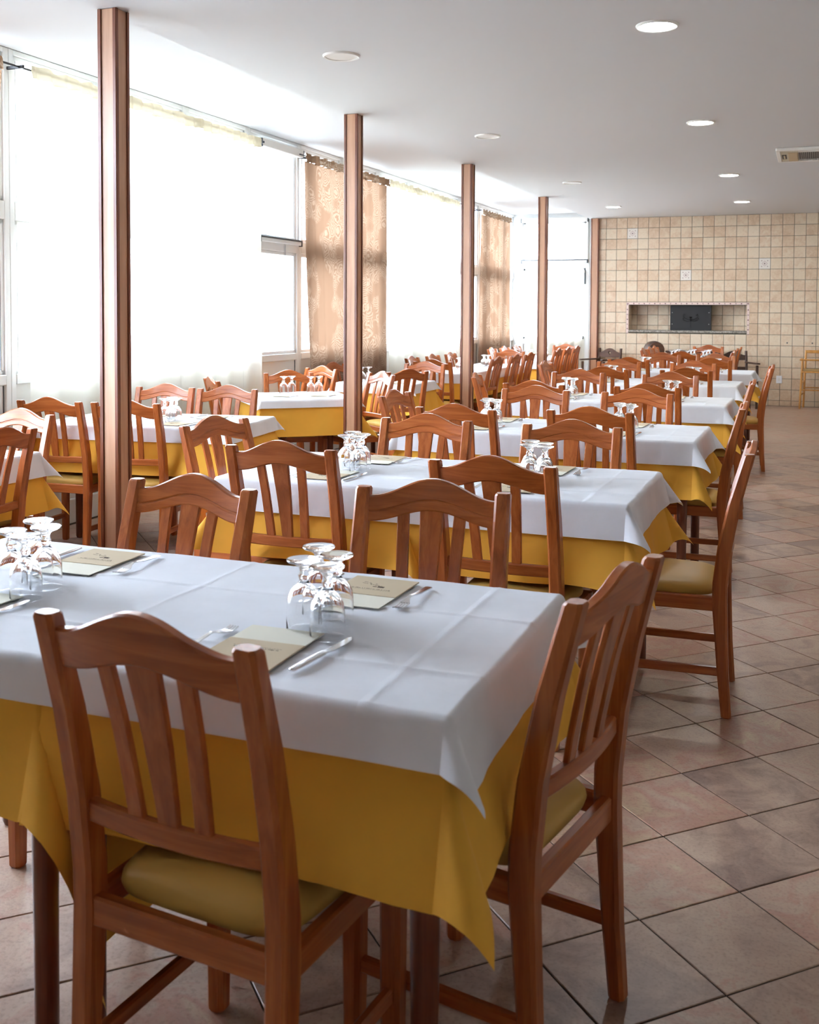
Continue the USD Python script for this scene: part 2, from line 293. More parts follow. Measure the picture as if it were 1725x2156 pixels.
for n, k in enumerate(range(KA, KB)):
    loc = (XW, M0 + (k + .5) * MS, 0); lab = f'white aluminium window bay {n + 1} along the left wall'
    lab = {6: 'white aluminium window left bare between the cream and the brown curtain', 3: 'white aluminium window half hidden by the brown curtain at the photo\'s left edge', 10: 'white aluminium window seen just beside the third column'}.get(n, None)
    if wproto is None:
        wproto = window_unit(); place(wproto, loc); p = wproto
    else:
        x = UsdGeom.Xform.Define(stage, f'/World/window_{n + 1}'); p = x.GetPrim(); p.GetReferences().AddInternalReference(wproto.GetPath()); p.SetInstanceable(True)
        x.ClearXformOpOrder(); x.AddTranslateOp().Set(Gf.Vec3d(*loc)); x.AddRotateZOp().Set(0.)
    data(p, category='window', kind='structure')
    if lab: data(p, label=lab)
    else: data(p, label='white aluminium window bay behind a drawn curtain', group='curtained window bays of the left wall')

# end wall of the veranda, with a glazed door leaf
t = thing('window_17', 'white glazed door leaf with transom at the far end of the veranda', 'window', (0, YV, 0), kind='structure')
ex0, ex1 = -4.60, -3.43
for x in (ex0, ex1 - .06): obj('stile', MB().cbox((x, -.01, HV), (x + .06, .08, 2.97), .004), M_alu, t)
for z0, z1 in ((HV, .08), (.88, .96), (2.13, 2.25), (2.90, 2.97)): obj('rail', MB().cbox((ex0 + .06, -.008, z0), (ex1 - .06, .08, z1), .004), M_alu, t)
obj('lower_panel', MB().cbox((ex0 + .06, .02, .08), (ex1 - .06, .05, .88), .002), M_panel, t)
for z0, z1, nm in ((.96, 2.13, 'lower_pane'), (2.25, 2.90, 'upper_pane')):
    f = MB(); a, b, s = ex0 + .06, ex1 - .06, .035
    f.cbox((a, .0, z0), (a + s, .06, z1), .003).cbox((b - s, .0, z0), (b, .06, z1), .003).cbox((a, .0, z0), (b, .06, z0 + s), .003).cbox((a, .0, z1 - s), (b, .06, z1), .003)
    sash = obj('sash', f, M_alu, t)
    obj(nm, MB().add([(a + s, .03, z0 + s), (b - s, .03, z0 + s), (b - s, .03, z1 - s), (a + s, .03, z1 - s)], [(0, 1, 2, 3)]), M_pane, sash)
obj('handle', MB().cbox((ex1 - .085, -.03, 1.87), (ex1 - .06, -.008, 2.10), .004), M_alug, t, label='dark door handle')
obj('latch', MB().cbox((ex1 - .105, -.025, .97), (ex1 - .085, -.008, 1.02), .003), M_alug, t)
obj('wall_veranda_end', MB().box((XW, YV, -.2), (ex0, YV + .1, H2)).box((ex0, YV, 2.97), (ex1, YV + .1, H2)).box((ex1, YV, -.2), (XC + .16, YV + .1, H2)), M_alu, None, label='white frame strips around the glazed door at the veranda end', category='wall', kind='structure')

# roller insect screens
def screen(t, w, zt, zb, ax):
    """w: width; local x along the window, y towards the room (negative)."""
    obj('roller_box', MB().cbox((-w / 2 + .012, -.05, zt - .075), (w / 2 - .012, .0, zt), .006), M_plastw, t)
    for sx in (-1, 1):
        obj('end_cap', MB().cbox((sx * w / 2 - sx * .014, -.052, zt - .082), (sx * w / 2, .0, zt - .004), .003), M_alug, t, label='dark end cap')
        obj('side_rail', MB().cbox((sx * w / 2 - sx * .022, -.03, zb), (sx * w / 2, .0, zt - .08), .003), M_alu, t)
        obj('corner_block', MB().cbox((sx * w / 2 - sx * .022, -.034, zb - .005), (sx * w / 2, -.0, zb + .055), .003), M_alug, t, label='dark corner block')
    obj('bottom_bar', MB().cbox((-w / 2 + .022, -.03, zb + .004), (w / 2 - .022, -.0, zb + .04), .004), M_alu, t)
    obj('bottom_seal', MB().cbox((-w / 2 + .022, -.032, zb + .04), (w / 2 - .022, -.004, zb + .056), .003), M_alug, t)
t = thing('insect_screen', 'roller insect screen with dark brackets over the bare window on the left', 'insect screen', (XW + .005, 8.835, 0), 90); screen(t, .84, 2.965, 2.035, 0)
cd = MB()
for q in (-.012, .012): cd.tube([(.07 + q, -.02, 2.035), (.07 + q, -.022, 1.93)], .0022, 6)
obj('pull_cord', cd, M_alug, t)
t = thing('insect_screen', 'roller insect screen over the transom of the veranda end door', 'insect screen', (-4.015, YV - .012, 0), 0); screen(t, 1.13, 2.965, 2.22, 0)

# back wall, tiled, with the fireplace niche
wb = thing('wall_back', 'far wall covered in square beige tiles', 'wall', kind='structure')
TP = .1663; TX0, TZ0 = -2.9508, 2.743
NX0, NX1, NZ0, NZ1 = -2.748, -.95, 1.13, 1.533; ND = .34
PX0, PX1 = -3.352, -3.226          # pilaster
b = MB(); yb0 = YB + .006
b.box((PX0, yb0, -.1), (NX0, YB + .5, H1 + .2)).box((NX1, yb0, -.1), (XE, YB + .5, H1 + .2)).box((NX0, yb0, NZ1), (NX1, YB + .5, H1 + .2)).box((NX0, yb0, -.1), (NX1, YB + .5, NZ0 - .04)).box((NX0, YB + ND + .006, NZ0 - .04), (NX1, YB + .5, NZ1))
obj('wall_body', b, M_wgrout, wb)
BW = .037
hole = sbox(NX0 - BW, NZ0 - .052, NX1 + BW, NZ1 + BW)
def wall_tiles(dst, area, hole, xs, zs, decor, y):
    gg = .0029
    for i in range(len(xs) - 1):
        for j in range(len(zs) - 1):
            r = sbox(xs[i] + gg, zs[j] + gg, xs[i + 1] - gg, zs[j + 1] - gg).intersection(area)
            parts = [r]
            if hole is not None and r.intersects(hole):
                r = r.difference(hole); parts = list(getattr(r, 'geoms', [r])); out = []
                for q in parts:
                    if q.is_empty: continue
                    bx = q.bounds
                    if abs(q.area - (bx[2] - bx[0]) * (bx[3] - bx[1])) < 1e-7: out.append(q)
                    else:   # an L-shaped rest: cut along the hole's corner
                        for s in (sbox(-9, hole.bounds[3], 9, 9), sbox(-9, -9, 9, hole.bounds[1]), sbox(-9, hole.bounds[1], hole.bounds[0], hole.bounds[3]), sbox(hole.bounds[2], hole.bounds[1], 9, hole.bounds[3])):
                            w = q.intersection(s)
                            if w.area > 1e-5: out.append(w)
                parts = out
            for q in parts:
                if q.is_empty or q.area < 3e-5: continue
                x0, z0, x1, z1 = q.bounds
                dst.append((x0, z0, x1, z1, (i, j) in decor))
xs = [PX1 - .003] + [TX0 + TP * k for k in range(-1, 47) if TX0 + TP * k > PX1 + .02 and TX0 + TP * k < XE - .01] + [XE]
zs = [H1] + [TZ0 - TP * k for k in range(0, 17) if TZ0 - TP * k > .02] + [0.]; zs = zs[::-1]
def cell(x, z): return (next(i for i in range(len(xs) - 1) if xs[i] < x < xs[i + 1]), next(j for j in range(len(zs) - 1) if zs[j] < z < zs[j + 1]))
decor = {cell(-2.70, 2.66), cell(-1.88, 1.997), cell(-.70, 2.15)}
wt = []; wall_tiles(wt, sbox(PX1, 0, XE, H1), hole, xs, zs, decor, YB)
def slabY(x0, z0, x1, z1, y, th=.008, c=.002):
    v, f = bevel_slab([(x0, z0), (x1, z0), (x1, z1), (x0, z1)], 0, th, c)
    return np.c_[v[:, 0], y - v[:, 2] + th, v[:, 1]], f
wt.sort(key=lambda q: (0 if q[4] else 1, 0 if (q[0] < .12 and (q[1] > .78 or q[0] > -.75)) else 1, q[0]))
rest = MB(); n = 0
for x0, z0, x1, z1, dec in wt:
    v, f = slabY(x0, z0, x1, z1, YB)
    if dec:
        d = obj('decor_tile', (v, f), M_deco, wb, label='white tile with a small diamond motif')
        cx, cz, s, y = (x0 + x1) / 2, (z0 + z1) / 2, x1 - x0, YB - .0004
        mb = MB()
        def dia(cx, cz, a, c2, m_): m_.add([(cx - a, y, cz), (cx, y, cz - c2), (cx + a, y, cz), (cx, y, cz + c2)], [(0, 1, 2, 3)])
        pale = MB(); dia(cx, cz, s * .27, s * .27, pale)
        obj('pale_diamond', pale, M_motifp, d)
        y = YB - .0008; inn = MB(); dia(cx, cz, s * .22, s * .22, inn); obj('white_diamond', inn, M_deco, d)
        y = YB - .0012
        for a, c2, ox, oz in ((.13, .035, 0, 0), (.035, .13, 0, 0), (.06, .06, 0, 0)): dia(cx + ox, cz, s * a, s * c2, mb)
        for ox in (-1, 1):
            for oz in (-1, 1): dia(cx + ox * s * .27, cz + oz * s * .27, s * .05, s * .05, mb)
        obj('motif', mb, M_motif, d)
    elif n < 296: obj('tile', (v, f), M_wtile, wb); n += 1
    else: rest.add(v, f)
obj('far_tiles', rest, M_wtile, wb, kind='stuff')
# niche lining: tiles on its back and sides
nt = []; xs2 = [NX0] + [NX0 + .083 + TP * k for k in range(0, 12) if NX0 + .083 + TP * k < NX1 - .02] + [NX1]; zs2 = [NZ0] + [NZ0 + .075 + TP * k for k in range(3) if NZ0 + .075 + TP * k < NZ1 - .01] + [NZ1]
wall_tiles(nt, sbox(NX0, NZ0, NX1, NZ1), None, xs2, zs2, set(), 0)
for q in nt: obj('niche_tile', slabY(*q[:4], YB + ND), M_wtile, wb)
ys2 = [YB + .01, YB + .01 + TP, YB + ND - .004]
for sx, xx in ((1, NX0), (-1, NX1)):
    for i in range(2):
        for j in range(len(zs2) - 1): obj('niche_tile', MB().cbox((xx, ys2[i] + .002, zs2[j] + .002), (xx + sx * .007, ys2[i + 1] - .002, zs2[j + 1] - .002), .0015), M_wtile, wb)
obj('niche_ceiling', MB().box((NX0, YB + .004, NZ1 - .004), (NX1, YB + ND, NZ1)), M_wgrout, wb)
obj('niche_shelf', MB().cbox((NX0 - .002, YB - .012, NZ0 - .034), (NX1 + .002, YB + ND, NZ0), .003), M_granite, wb, label='speckled granite shelf')
# border strips round the niche
nb = 11; w = (NX1 - NX0) / nb; motif = MB()
def bpiece(x0, z0, x1, z1):
    obj('border_tile', slabY(x0 + .001, z0 + .001, x1 - .001, z1 - .001, YB - .001, .009, .0015), M_bord, wb)
    cx, cz, y = (x0 + x1) / 2, (z0 + z1) / 2, YB - .0015; hor = x1 - x0 > z1 - z0
    for o in (-.5, 0):
        ccx, ccz = (cx + o * (x1 - x0), cz) if hor else (cx, cz + o * (z1 - z0)); s_ = .012 if o == 0 else .009
        motif.add([(ccx - s_, y, ccz), (ccx, y, ccz - s_), (ccx + s_, y, ccz), (ccx, y, ccz + s_)], [(0, 1, 2, 3)])
for k in range(nb): bpiece(NX0 + k * w, NZ1, NX0 + (k + 1) * w, NZ1 + BW)
for xx in (NX0 - BW, NX1):
    zz = [NZ1 + BW, NZ1, NZ1 - .155, NZ1 - .31, NZ0 - .05]
    for k in range(4): bpiece(xx, zz[k + 1], xx + BW, zz[k])
obj('border_motif', motif, M_motif, wb, kind='stuff')
# closed fireplace plate standing in the niche
t = thing('fireplace_plate', 'black metal plate with a scroll emblem closing the niche in the tiled wall', 'fireplace door', (-1.797, YB + .10, NZ0 + .001))
hw, hh = .312, .395
obj('plate', MB().cbox((-hw, -.008, 0), (hw, .008, hh), .003), M_black, t)
em = MB(); M_blk2 = simple('soot_black', srgb(10, 10, 12), .6)
em.lathe([(.002, -.002), (.014, .0), (.02, .02), (.008, .035), (.012, .05), (.024, .062), (.002, .07)], 12, (0, -.009, .15))
for sx in (-1, 1):
    em.tube([(0, -.012, .17), (sx * .05, -.012, .175), (sx * .095, -.012, .2), (sx * .115, -.012, .235), (sx * .1, -.012, .255), (sx * .085, -.012, .24)], [.006, .006, .006, .006, .009, .011], 8)
    em.tube([(0, -.012, .16), (sx * .05, -.012, .145), (sx * .1, -.012, .16), (sx * .12, -.012, .18), (sx * .11, -.012, .195)], [.005, .005, .005, .006, .009], 8)
em.tube([(0, -.012, .05), (0, -.012, .15)], .004, 8)
obj('emblem', em, M_blk2, t, label='raised scroll emblem')
for x in (-hw + .03, hw - .035):
    for z in (.10, .28): obj('bolt', MB().cbox((x - .006, -.013, z - .006), (x + .006, -.008, z + .006), .002), M_chrome, t)
# socket and wall plugs
t = thing('wall_socket', 'white wall socket low on the tiled wall beside the end chair', 'socket', (-.467, YB - .001, .403))
obj('cover', MB().cbox((-.042, -.012, -.058), (.042, .0, .058), .004), M_sock, t); obj('rocker', MB().cbox((-.012, -.016, -.022), (.012, -.011, .022), .002), M_plastw, t)
for x, l in ((-.362, 'left'), (-.006, 'right')):
    k = MB(); k.tube([(0, .012, 0), (0, -.006, 0)], .011, 12); mm = k.get(); mm.apply_translation((x, YB - .006, .96))
    obj('wall_plug', mm, M_alug, None, label=f'small dark plug in the tiled wall, {l} of the pair by the pale high chair', category='wall plug')
# columns
def column(height):
    t = thing('wooden_column', None, 'column', kind='structure'); w = .114; tw = .02; z0 = -.06
    for k in range(4):
        a = math.pi / 2 * k; Rm = trimesh.transformations.rotation_matrix(a, (0, 0, 1))
        p = MB().box((-w / 2 + tw + .002, -w / 2 + .008, z0), (w / 2 - tw - .002, -w / 2 + .02, height)).get(); p.apply_transform(Rm); obj('face_panel', p, CP, t)
        c = MB(); hx = w / 2
        c.loft([[(-hx + .004, -hx, z), (-hx + tw, -hx, z), (-hx + tw, -hx + tw, z), (-hx, -hx + tw, z), (-hx, -hx + .004, z)] for z in (z0, height)])
        q = c.get(); q.apply_transform(Rm); obj('corner_trim', q, CT, t)
    return t
cproto = Proto(lambda: column(H1 - .003))
for k, (y, nm) in enumerate(((4.475, 'nearest'), (7.448, 'second'), (10.325, 'third'), (13.535, 'fourth'))):
    cproto.put(f'square wooden column with dark edge strips, {nm} of the row from the camera', (XC + .06, y, 0))
t = thing('wooden_pilaster', 'flat wooden pilaster at the left edge of the tiled wall', 'pilaster', ((PX0 + PX1) / 2, YB, 0), kind='structure')
obj('face_panel', MB().box((-.045, -.07, 0), (.045, .01, H1 - .003)), CP, t)
for s in (-1, 1): obj('corner_trim', MB().cbox((s * .045, -.078, 0), (s * .063, .01, H1 - .003), .004), CT, t)
# ceiling lamps
def lamp_body(on, col, st):
    t = thing('ceiling_lamp', None, 'ceiling lamp')
    r = MB(); prof = [(.092, -.001), (.094, -.010), (.104, -.012), (.110, -.006), (.111, 0.)]
    rings = [[(a * math.cos(w), a * math.sin(w), z) for w in np.linspace(0, 2 * math.pi, 40, endpoint=False)] for a, z in prof]; r.loft(rings, cap=False)
    obj('rim', r, M_plastw, t, smooth=40)
    d = MB().add([(.093 * math.cos(w), .093 * math.sin(w), -.006) for w in np.linspace(0, 2 * math.pi, 24, endpoint=False)], [(0, k + 1, k) for k in range(1, 23)]).get()
    obj('diffuser', d, emit(f'lamp_glow_{on}', col, st) if on else M_plastw, t)
    return t
lampsR = [(-.795, 5.68, (.86, .94, 1.), 'cool white', 'nearest'), (-.86, 8.645, (1., .95, .78), 'warm white', 'second'), (-.885, 12.01, (.95, .98, 1.), 'white', 'third'), (-.926, 14.9, (.97, .99, 1.), 'white', 'farthest')]
for k, (x, y, c, w, nm) in enumerate(lampsR): t = lamp_body(k + 1, c, 26.); data(t, label=f'round recessed ceiling lamp lit {w}, {nm} of the right row', group='recessed ceiling lamps'); place(t, (x, y, H1))
for k, (x, y, nm) in enumerate(((-2.631, 5.713, 'nearest'), (-2.634, 8.711, 'second'), (-2.641, 12.125, 'third'))):
    t = lamp_body(0, None, 0); data(t, label=f'round recessed ceiling lamp switched off, {nm} of the left row', group='recessed ceiling lamps'); place(t, (x, y, H1))
t = lamp_body(5, (.97, .99, 1.), 20.); data(t, label='round recessed ceiling lamp lit white, farthest of the left row', group='recessed ceiling lamps'); place(t, (-2.683, 15.06, H1))
# ceiling cassette
t = thing('air_conditioner', 'beige ceiling air conditioner with a slatted grille', 'air conditioner', (-.35, 10.23, H1))
W_, D_ = .95, .79
fr = MB(); fr.cbox((0, 0, -.028), (W_, .05, 0), .004).cbox((0, D_ - .05, -.028), (W_, D_, 0), .004).cbox((0, .05, -.028), (.035, D_ - .05, 0), .004).cbox((W_ - .035, .05, -.028), (W_, D_ - .05, 0), .004)
obj('frame', fr, M_plastw, t)
obj('cover', MB().cbox((.035, .05, -.022), (.19, D_ - .05, -.002), .003), M_plast, t)
obj('switch_recess', MB().cbox((.045, .30, -.024), (.085, .58, -.015), .002), M_black, t); obj('switch', MB().cbox((.058, .34, -.028), (.074, .54, -.02), .003), M_plast, t)
obj('blank_plate', MB().cbox((.10, .18, -.026), (.185, D_ - .06, -.018), .003), M_plate, t)
obj('dark_interior', MB().box((.19, .05, -.006), (W_ - .035, D_ - .05, -.002)), M_black, t)
obj('outlet_lip', MB().cbox((.19, .125, -.026), (W_ - .035, .155, -.004), .003), M_plastw, t)
gr = MB()
for k in range(44): gr.box((.195 + k * .0165, .16, -.02), (.1985 + k * .0165, D_ - .055, -.007))
obj('grille', gr, M_tan, t, kind='stuff')

# ================================================================ chairs
def post_y(z): return float(np.interp(z, [0, .16, .40, .47, .60, .75, .92], [-.207, -.193, -.179, -.180, -.194, -.224, -.27]))
def chair():
    t = thing('dining_chair', None, 'chair')
    for sx in (-1, 1):
        zs_ = [0, .004, .16, .30, .40, .47, .54, .60, .68, .75, .84, .914, .92]
        wd = np.interp(zs_, [0, .16, .92], [.037, .042, .042]); dp = np.interp(zs_, [0, .2, .42, .55, .75, .92], [.034, .040, .052, .050, .044, .036])
        rings = []
        for i, z in enumerate(zs_):
            k = .006 if z in (0, .92) else 0
            rings.append(oct_ring(sx * .195, post_y(z), z, wd[i] - k, dp[i] - k, .007))
        obj('rear_leg', MB().loft(rings), M_woodv, t, smooth=32)
    for sx in (-1, 1):
        rings = [oct_ring(sx * .198, .176, z, w, w, .008) for z, w in ((0, .031), (.006, .037), (.16, .041), (.415, .044), (.42, .042))]
        obj('front_leg', MB().loft(rings), M_woodv, t, smooth=32)
    def bar(p, q, w, h, n=2, bow=0., c=.004, yoff=None):
        p = np.array(p, float); q = np.array(q, float); rings = []
        d = q - p; dn = np.array([d[0], d[1]]) / np.hypot(d[0], d[1]); nx, ny = -dn[1], dn[0]
        for s in np.linspace(0, 1, n):
            ctr = p + d * s; ctr = ctr + np.array([nx, ny, 0]) * bow * (1 - (2 * s - 1) ** 2)
            r = []
            for a, b in ((-w / 2 + c, -h / 2), (w / 2 - c, -h / 2), (w / 2, -h / 2 + c), (w / 2, h / 2 - c), (w / 2 - c, h / 2), (-w / 2 + c, h / 2), (-w / 2, h / 2 - c), (-w / 2, -h / 2 + c)):
                r.append((ctr[0] + nx * a, ctr[1] + ny * a, ctr[2] + b))
            rings.append(r)
        return MB().loft(rings)
    obj('seat_rail', bar((-.18, -.183, .3955), (.18, -.183, .3955), .024, .052), M_woodh, t, smooth=32)
    obj('seat_rail', bar((-.185, .178, .3955), (.185, .178, .3955), .026, .046), M_woodh, t, smooth=32)
    for sx in (-1, 1):
        obj('seat_rail', bar((sx * .197, -.17, .3955), (sx * .2, .165, .3955), .024, .050), M_woodd, t, smooth=32)
    for sx in (-1, 1):
        obj('stretcher', bar((sx * .195, -.19, .158), (sx * .198, .165, .158), .019, .030), M_woodd, t, smooth=32)
    # cushion
    K = 44; rings = []
    def outline(ins, z):
        r = []
        for k in range(K):
            a = 2 * math.pi * k / K; c_, s_ = math.cos(a), math.sin(a); e = .34
            x = math.copysign(abs(c_) ** e, c_); y = math.copysign(abs(s_) ** e, s_)
            half = np.interp(y, [-1, 1], [.178, .205]) - ins
            r.append((x * half, .017 + y * (.181 - ins), z))
        return r
    for ins, z in ((.004, .416), (.0, .428), (.002, .440), (.010, .450), (.03, .459), (.07, .466), (.13, .470)): rings.append(outline(ins, z))
    obj('cushion', MB().loft(rings), M_seat, t, smooth=45)
    # backrest
    hx = .176; us = np.linspace(-hx, hx, 33)
    lo = lambda x: .829 + .033 * (.5 + .5 * math.cos(math.pi * x / hx))
    hi = lambda x: .897 + .050 * (.5 + .5 * math.cos(math.pi * x / (hx * .98)))
    bowf = lambda x: -.014 * (1 - (x / hx) ** 2)
    rings = []
    for x in us:
        a, b2 = lo(x), hi(x); yb2 = bowf(x); T = .012; c = .004; r = []
        f = lambda z, o: (x, post_y(z) + yb2 + o, z)
        r += [f(a, -T + c), f(a + c, -T), f(b2 - c, -T), f(b2, -T + c)]                      # rear face going up
        r += [f(b2, T - c), f(b2 - c, T), f(a + .031, T), f(a + .028, T - .0035), f(a + .0255, T - .0035), f(a + .0225, T - .001), f(a + c, T - .001), f(a, T - c)]
        rings.append(r)
    obj('top_rail', MB().loft(rings), M_woodh, t, smooth=28)
    obj('lower_rail', bar((-.178, -.192, .5715), (.178, -.192, .5715), .022, .037, 13, -.016), M_woodh, t, smooth=32)
    for xt, xb, wt_, wb_ in ((-.079, -.067, .033, .033), (0, 0, .067, .041), (.079, .067, .033, .033)):
        rings = []
        for s in np.linspace(0, 1, 7):
            z = .585 + s * (lo(xt) + .006 - .585); x = xb + (xt - xb) * s; w = wb_ + (wt_ - wb_) * s
            y = post_y(z) + (-.014) * (1 - (x / hx) ** 2) * (1 - .0 * s)
            a = w / 2; d = .0065; c = .0025
            rings.append([(x - a + c, y - d, z), (x + a - c, y - d, z), (x + a, y - d + c, z), (x + a, y + d - c, z), (x + a - c, y + d, z), (x - a + c, y + d, z), (x - a, y + d - c, z), (x - a, y - d + c, z)])
        obj('slat', MB().loft(rings), M_woodv, t, smooth=32)
    return t
chair_p = Proto(chair); FOOT = []
def put_chair(label, mid, axis, front, z=0., group=None):
    rot = axis if front > 0 else axis + 180
    a = math.radians(rot); loc = (mid[0] - math.sin(a) * .27, mid[1] + math.cos(a) * .27, z)
    FOOT.append((loc, a)); return chair_p.put(label, loc, rot, group)
T_ORD = ['nearest', 'second', 'third', 'fourth', 'fifth', 'sixth']
MAIN = [  # (table, place words, mid of the post tops, axis angle, faces away +1 / towards the camera -1)
    (0, 'back to the camera in the foreground, at the near side', (-.94, 1.325), -6, 1), (0, 'turned slightly, at the right end, foreground', (-.322, 1.912), 79, 1),
    (0, 'facing the camera, far side, left seat', (-1.605, 2.50), -6, -1), (0, 'facing the camera, far side, right seat', (-.955, 2.67), 5, -1),
    (1, 'back to the camera, near side, left seat', (-1.75, 3.29), 1, 1), (1, 'back to the camera, near side, right seat', (-.95, 3.21), -3, 1),
    (1, 'facing the camera, far side, left seat', (-1.61, 4.415), 0, -1), (1, 'facing the camera, far side, right seat', (-.95, 4.41), 0, -1),
    (1, 'at the right aisle end', (-.20, 3.95), 92, 1), (1, 'at the left end', (-2.42, 3.95), 81, -1),
    (2, 'back to the camera, near side, left seat', (-1.66, 4.97), -4, 1), (2, 'back to the camera, near side, right seat', (-1.01, 5.09), -2, 1),
    (2, 'facing the camera, far side, left seat', (-1.61, 6.40), 0, -1), (2, 'facing the camera, far side, right seat', (-.98, 6.39), 0, -1),
    (2, 'at the right aisle end', (-.33, 5.70), 92, 1), (2, 'at the left end', (-2.28, 5.71), 88, -1),
    (3, 'back to the camera, near side, left seat', (-1.75, 6.90), -3, 1), (3, 'back to the camera, near side, right seat', (-1.0, 6.93), 3, 1),
    (3, 'facing the camera, far side, left seat', (-1.76, 8.40), 2, -1), (3, 'facing the camera, far side, right seat', (-1.03, 8.35), 2, -1),
    (3, 'at the right aisle end', (-.385, 7.66), 93, 1), (3, 'at the left end', (-2.37, 7.60), 101, -1),
    (4, 'back to the camera, near side, left seat', (-1.67, 8.99), 2, 1), (4, 'back to the camera, near side, right seat', (-.99, 9.08), 4, 1),
    (4, 'facing the camera, far side, left seat', (-1.78, 10.42), 2, -1), (4, 'facing the camera, far side, right seat', (-1.07, 10.42), 2, -1),
    (4, 'at the right aisle end', (-.34, 9.99), 94, 1), (4, 'at the left end', (-2.35, 9.71), 88, -1),
    (5, 'back to the camera, near side, left seat', (-1.78, 10.98), 1, 1), (5, 'back to the camera, near side, right seat', (-.98, 11.2), 5, 1),
    (5, 'facing the camera, far side, left seat', (-1.63, 12.43), 2, -1), (5, 'facing the camera, far side, right seat', (-1.03, 12.43), 2, -1)]
for k, w, mid, ax, fr in MAIN: put_chair(f'wooden chair {w}, {T_ORD[k]} main table', mid, ax, fr, group='slat-back dining chairs at the main tables')
LONG = [('near end', (-1.46, 12.87), 3, 1), ('left side, nearest seat', (-2.07, 13.98), 90, -1), ('left side, middle seat', (-2.06, 14.5), 90, -1), ('left side, farthest seat', (-2.06, 14.98), 90, -1),
        ('right side, nearest seat', (-.92, 13.66), 91, 1), ('right side, middle seat', (-.93, 14.4), 91, 1), ('right side, farthest seat', (-.92, 14.98), 91, 1), ('far end, facing the camera', (-1.41, 15.75), 3, -1)]
for w, mid, ax, fr in LONG: put_chair(f'wooden chair at the lengthways table before the tiled wall, {w}', mid, ax, fr, group='slat-back dining chairs at the lengthways table')
VER = [  # veranda, floor 5 cm lower
    ('at the right end of the table cut by the left photo edge', (-3.27, 3.60), 90, 1), ('facing the camera at the table cut by the left photo edge', (-3.80, 4.31), 1, -1),
    ('back turned, left of the nearest column, at the table behind it', (-4.16, 4.97), 5, 1), ('back turned, half behind the nearest column', (-3.68, 5.04), 8, 1),
    ('facing the camera, left seat of the table behind the nearest column', (-4.19, 6.20), 10, -1), ('facing the camera, right seat of the table behind the nearest column', (-3.72, 6.24), 10, -1),
    ('half hidden at the left side of the slanted table before the bare window', (-4.33, 7.02), -45, 1), ('in shade below the bare window, behind the slanted table', (-4.22, 8.09), 36, -1),
    ('facing left-front, just right of the second column', (-3.43, 8.28), -38, -1), ('sunlit below the brown curtain, left of the second column', (-4.27, 8.85), -22, -1),
    ('right beside the second column, below the brown curtain', (-4.50, 9.6), 82, -1), ('turned to the left, right of the second column, back shown', (-3.36, 8.72), 52, 1),
    ('facing the camera behind the square table between second and third column', (-3.70, 10.09), 4, -1), ('back turned at the near end of the first window-side long table', (-3.80, 10.60), 3, 1),
    ('window side of the first window-side long table, nearest seat', (-4.33, 11.37), 91, -1), ('window side of the first window-side long table, middle seat', (-4.33, 12.07), 89, -1), ('window side of the first window-side long table, farthest seat', (-4.33, 12.75), 91, -1),
    ('room side of the first window-side long table, nearest seat', (-3.385, 11.66), 89, 1), ('room side of the first window-side long table, middle seat', (-3.385, 12.46), 89, 1), ('room side of the first window-side long table, farthest seat', (-3.385, 13.14), 89, 1),
    ('facing the camera at the far end of the first window-side long table', (-3.88, 13.95), 3, -1),
    ('window side of the second window-side long table, nearest seat', (-4.33, 14.62), 91, -1), ('window side of the second window-side long table, middle seat', (-4.33, 15.28), 88, -1), ('window side of the second window-side long table, farthest seat', (-4.33, 15.95), 89, -1),
    ('room side of the second window-side long table, nearest seat', (-3.385, 14.76), 89, 1), ('room side of the second window-side long table, middle seat', (-3.385, 15.38), 89, 1), ('room side of the second window-side long table, farthest seat', (-3.385, 15.98), 89, 1),
    ('facing the camera at the veranda end, before the glazed door', (-3.74, 16.84), 2, -1)]
for w, mid, ax, fr in VER: put_chair(f'wooden chair {w}', mid, ax, fr, HV, group='slat-back dining chairs on the veranda')

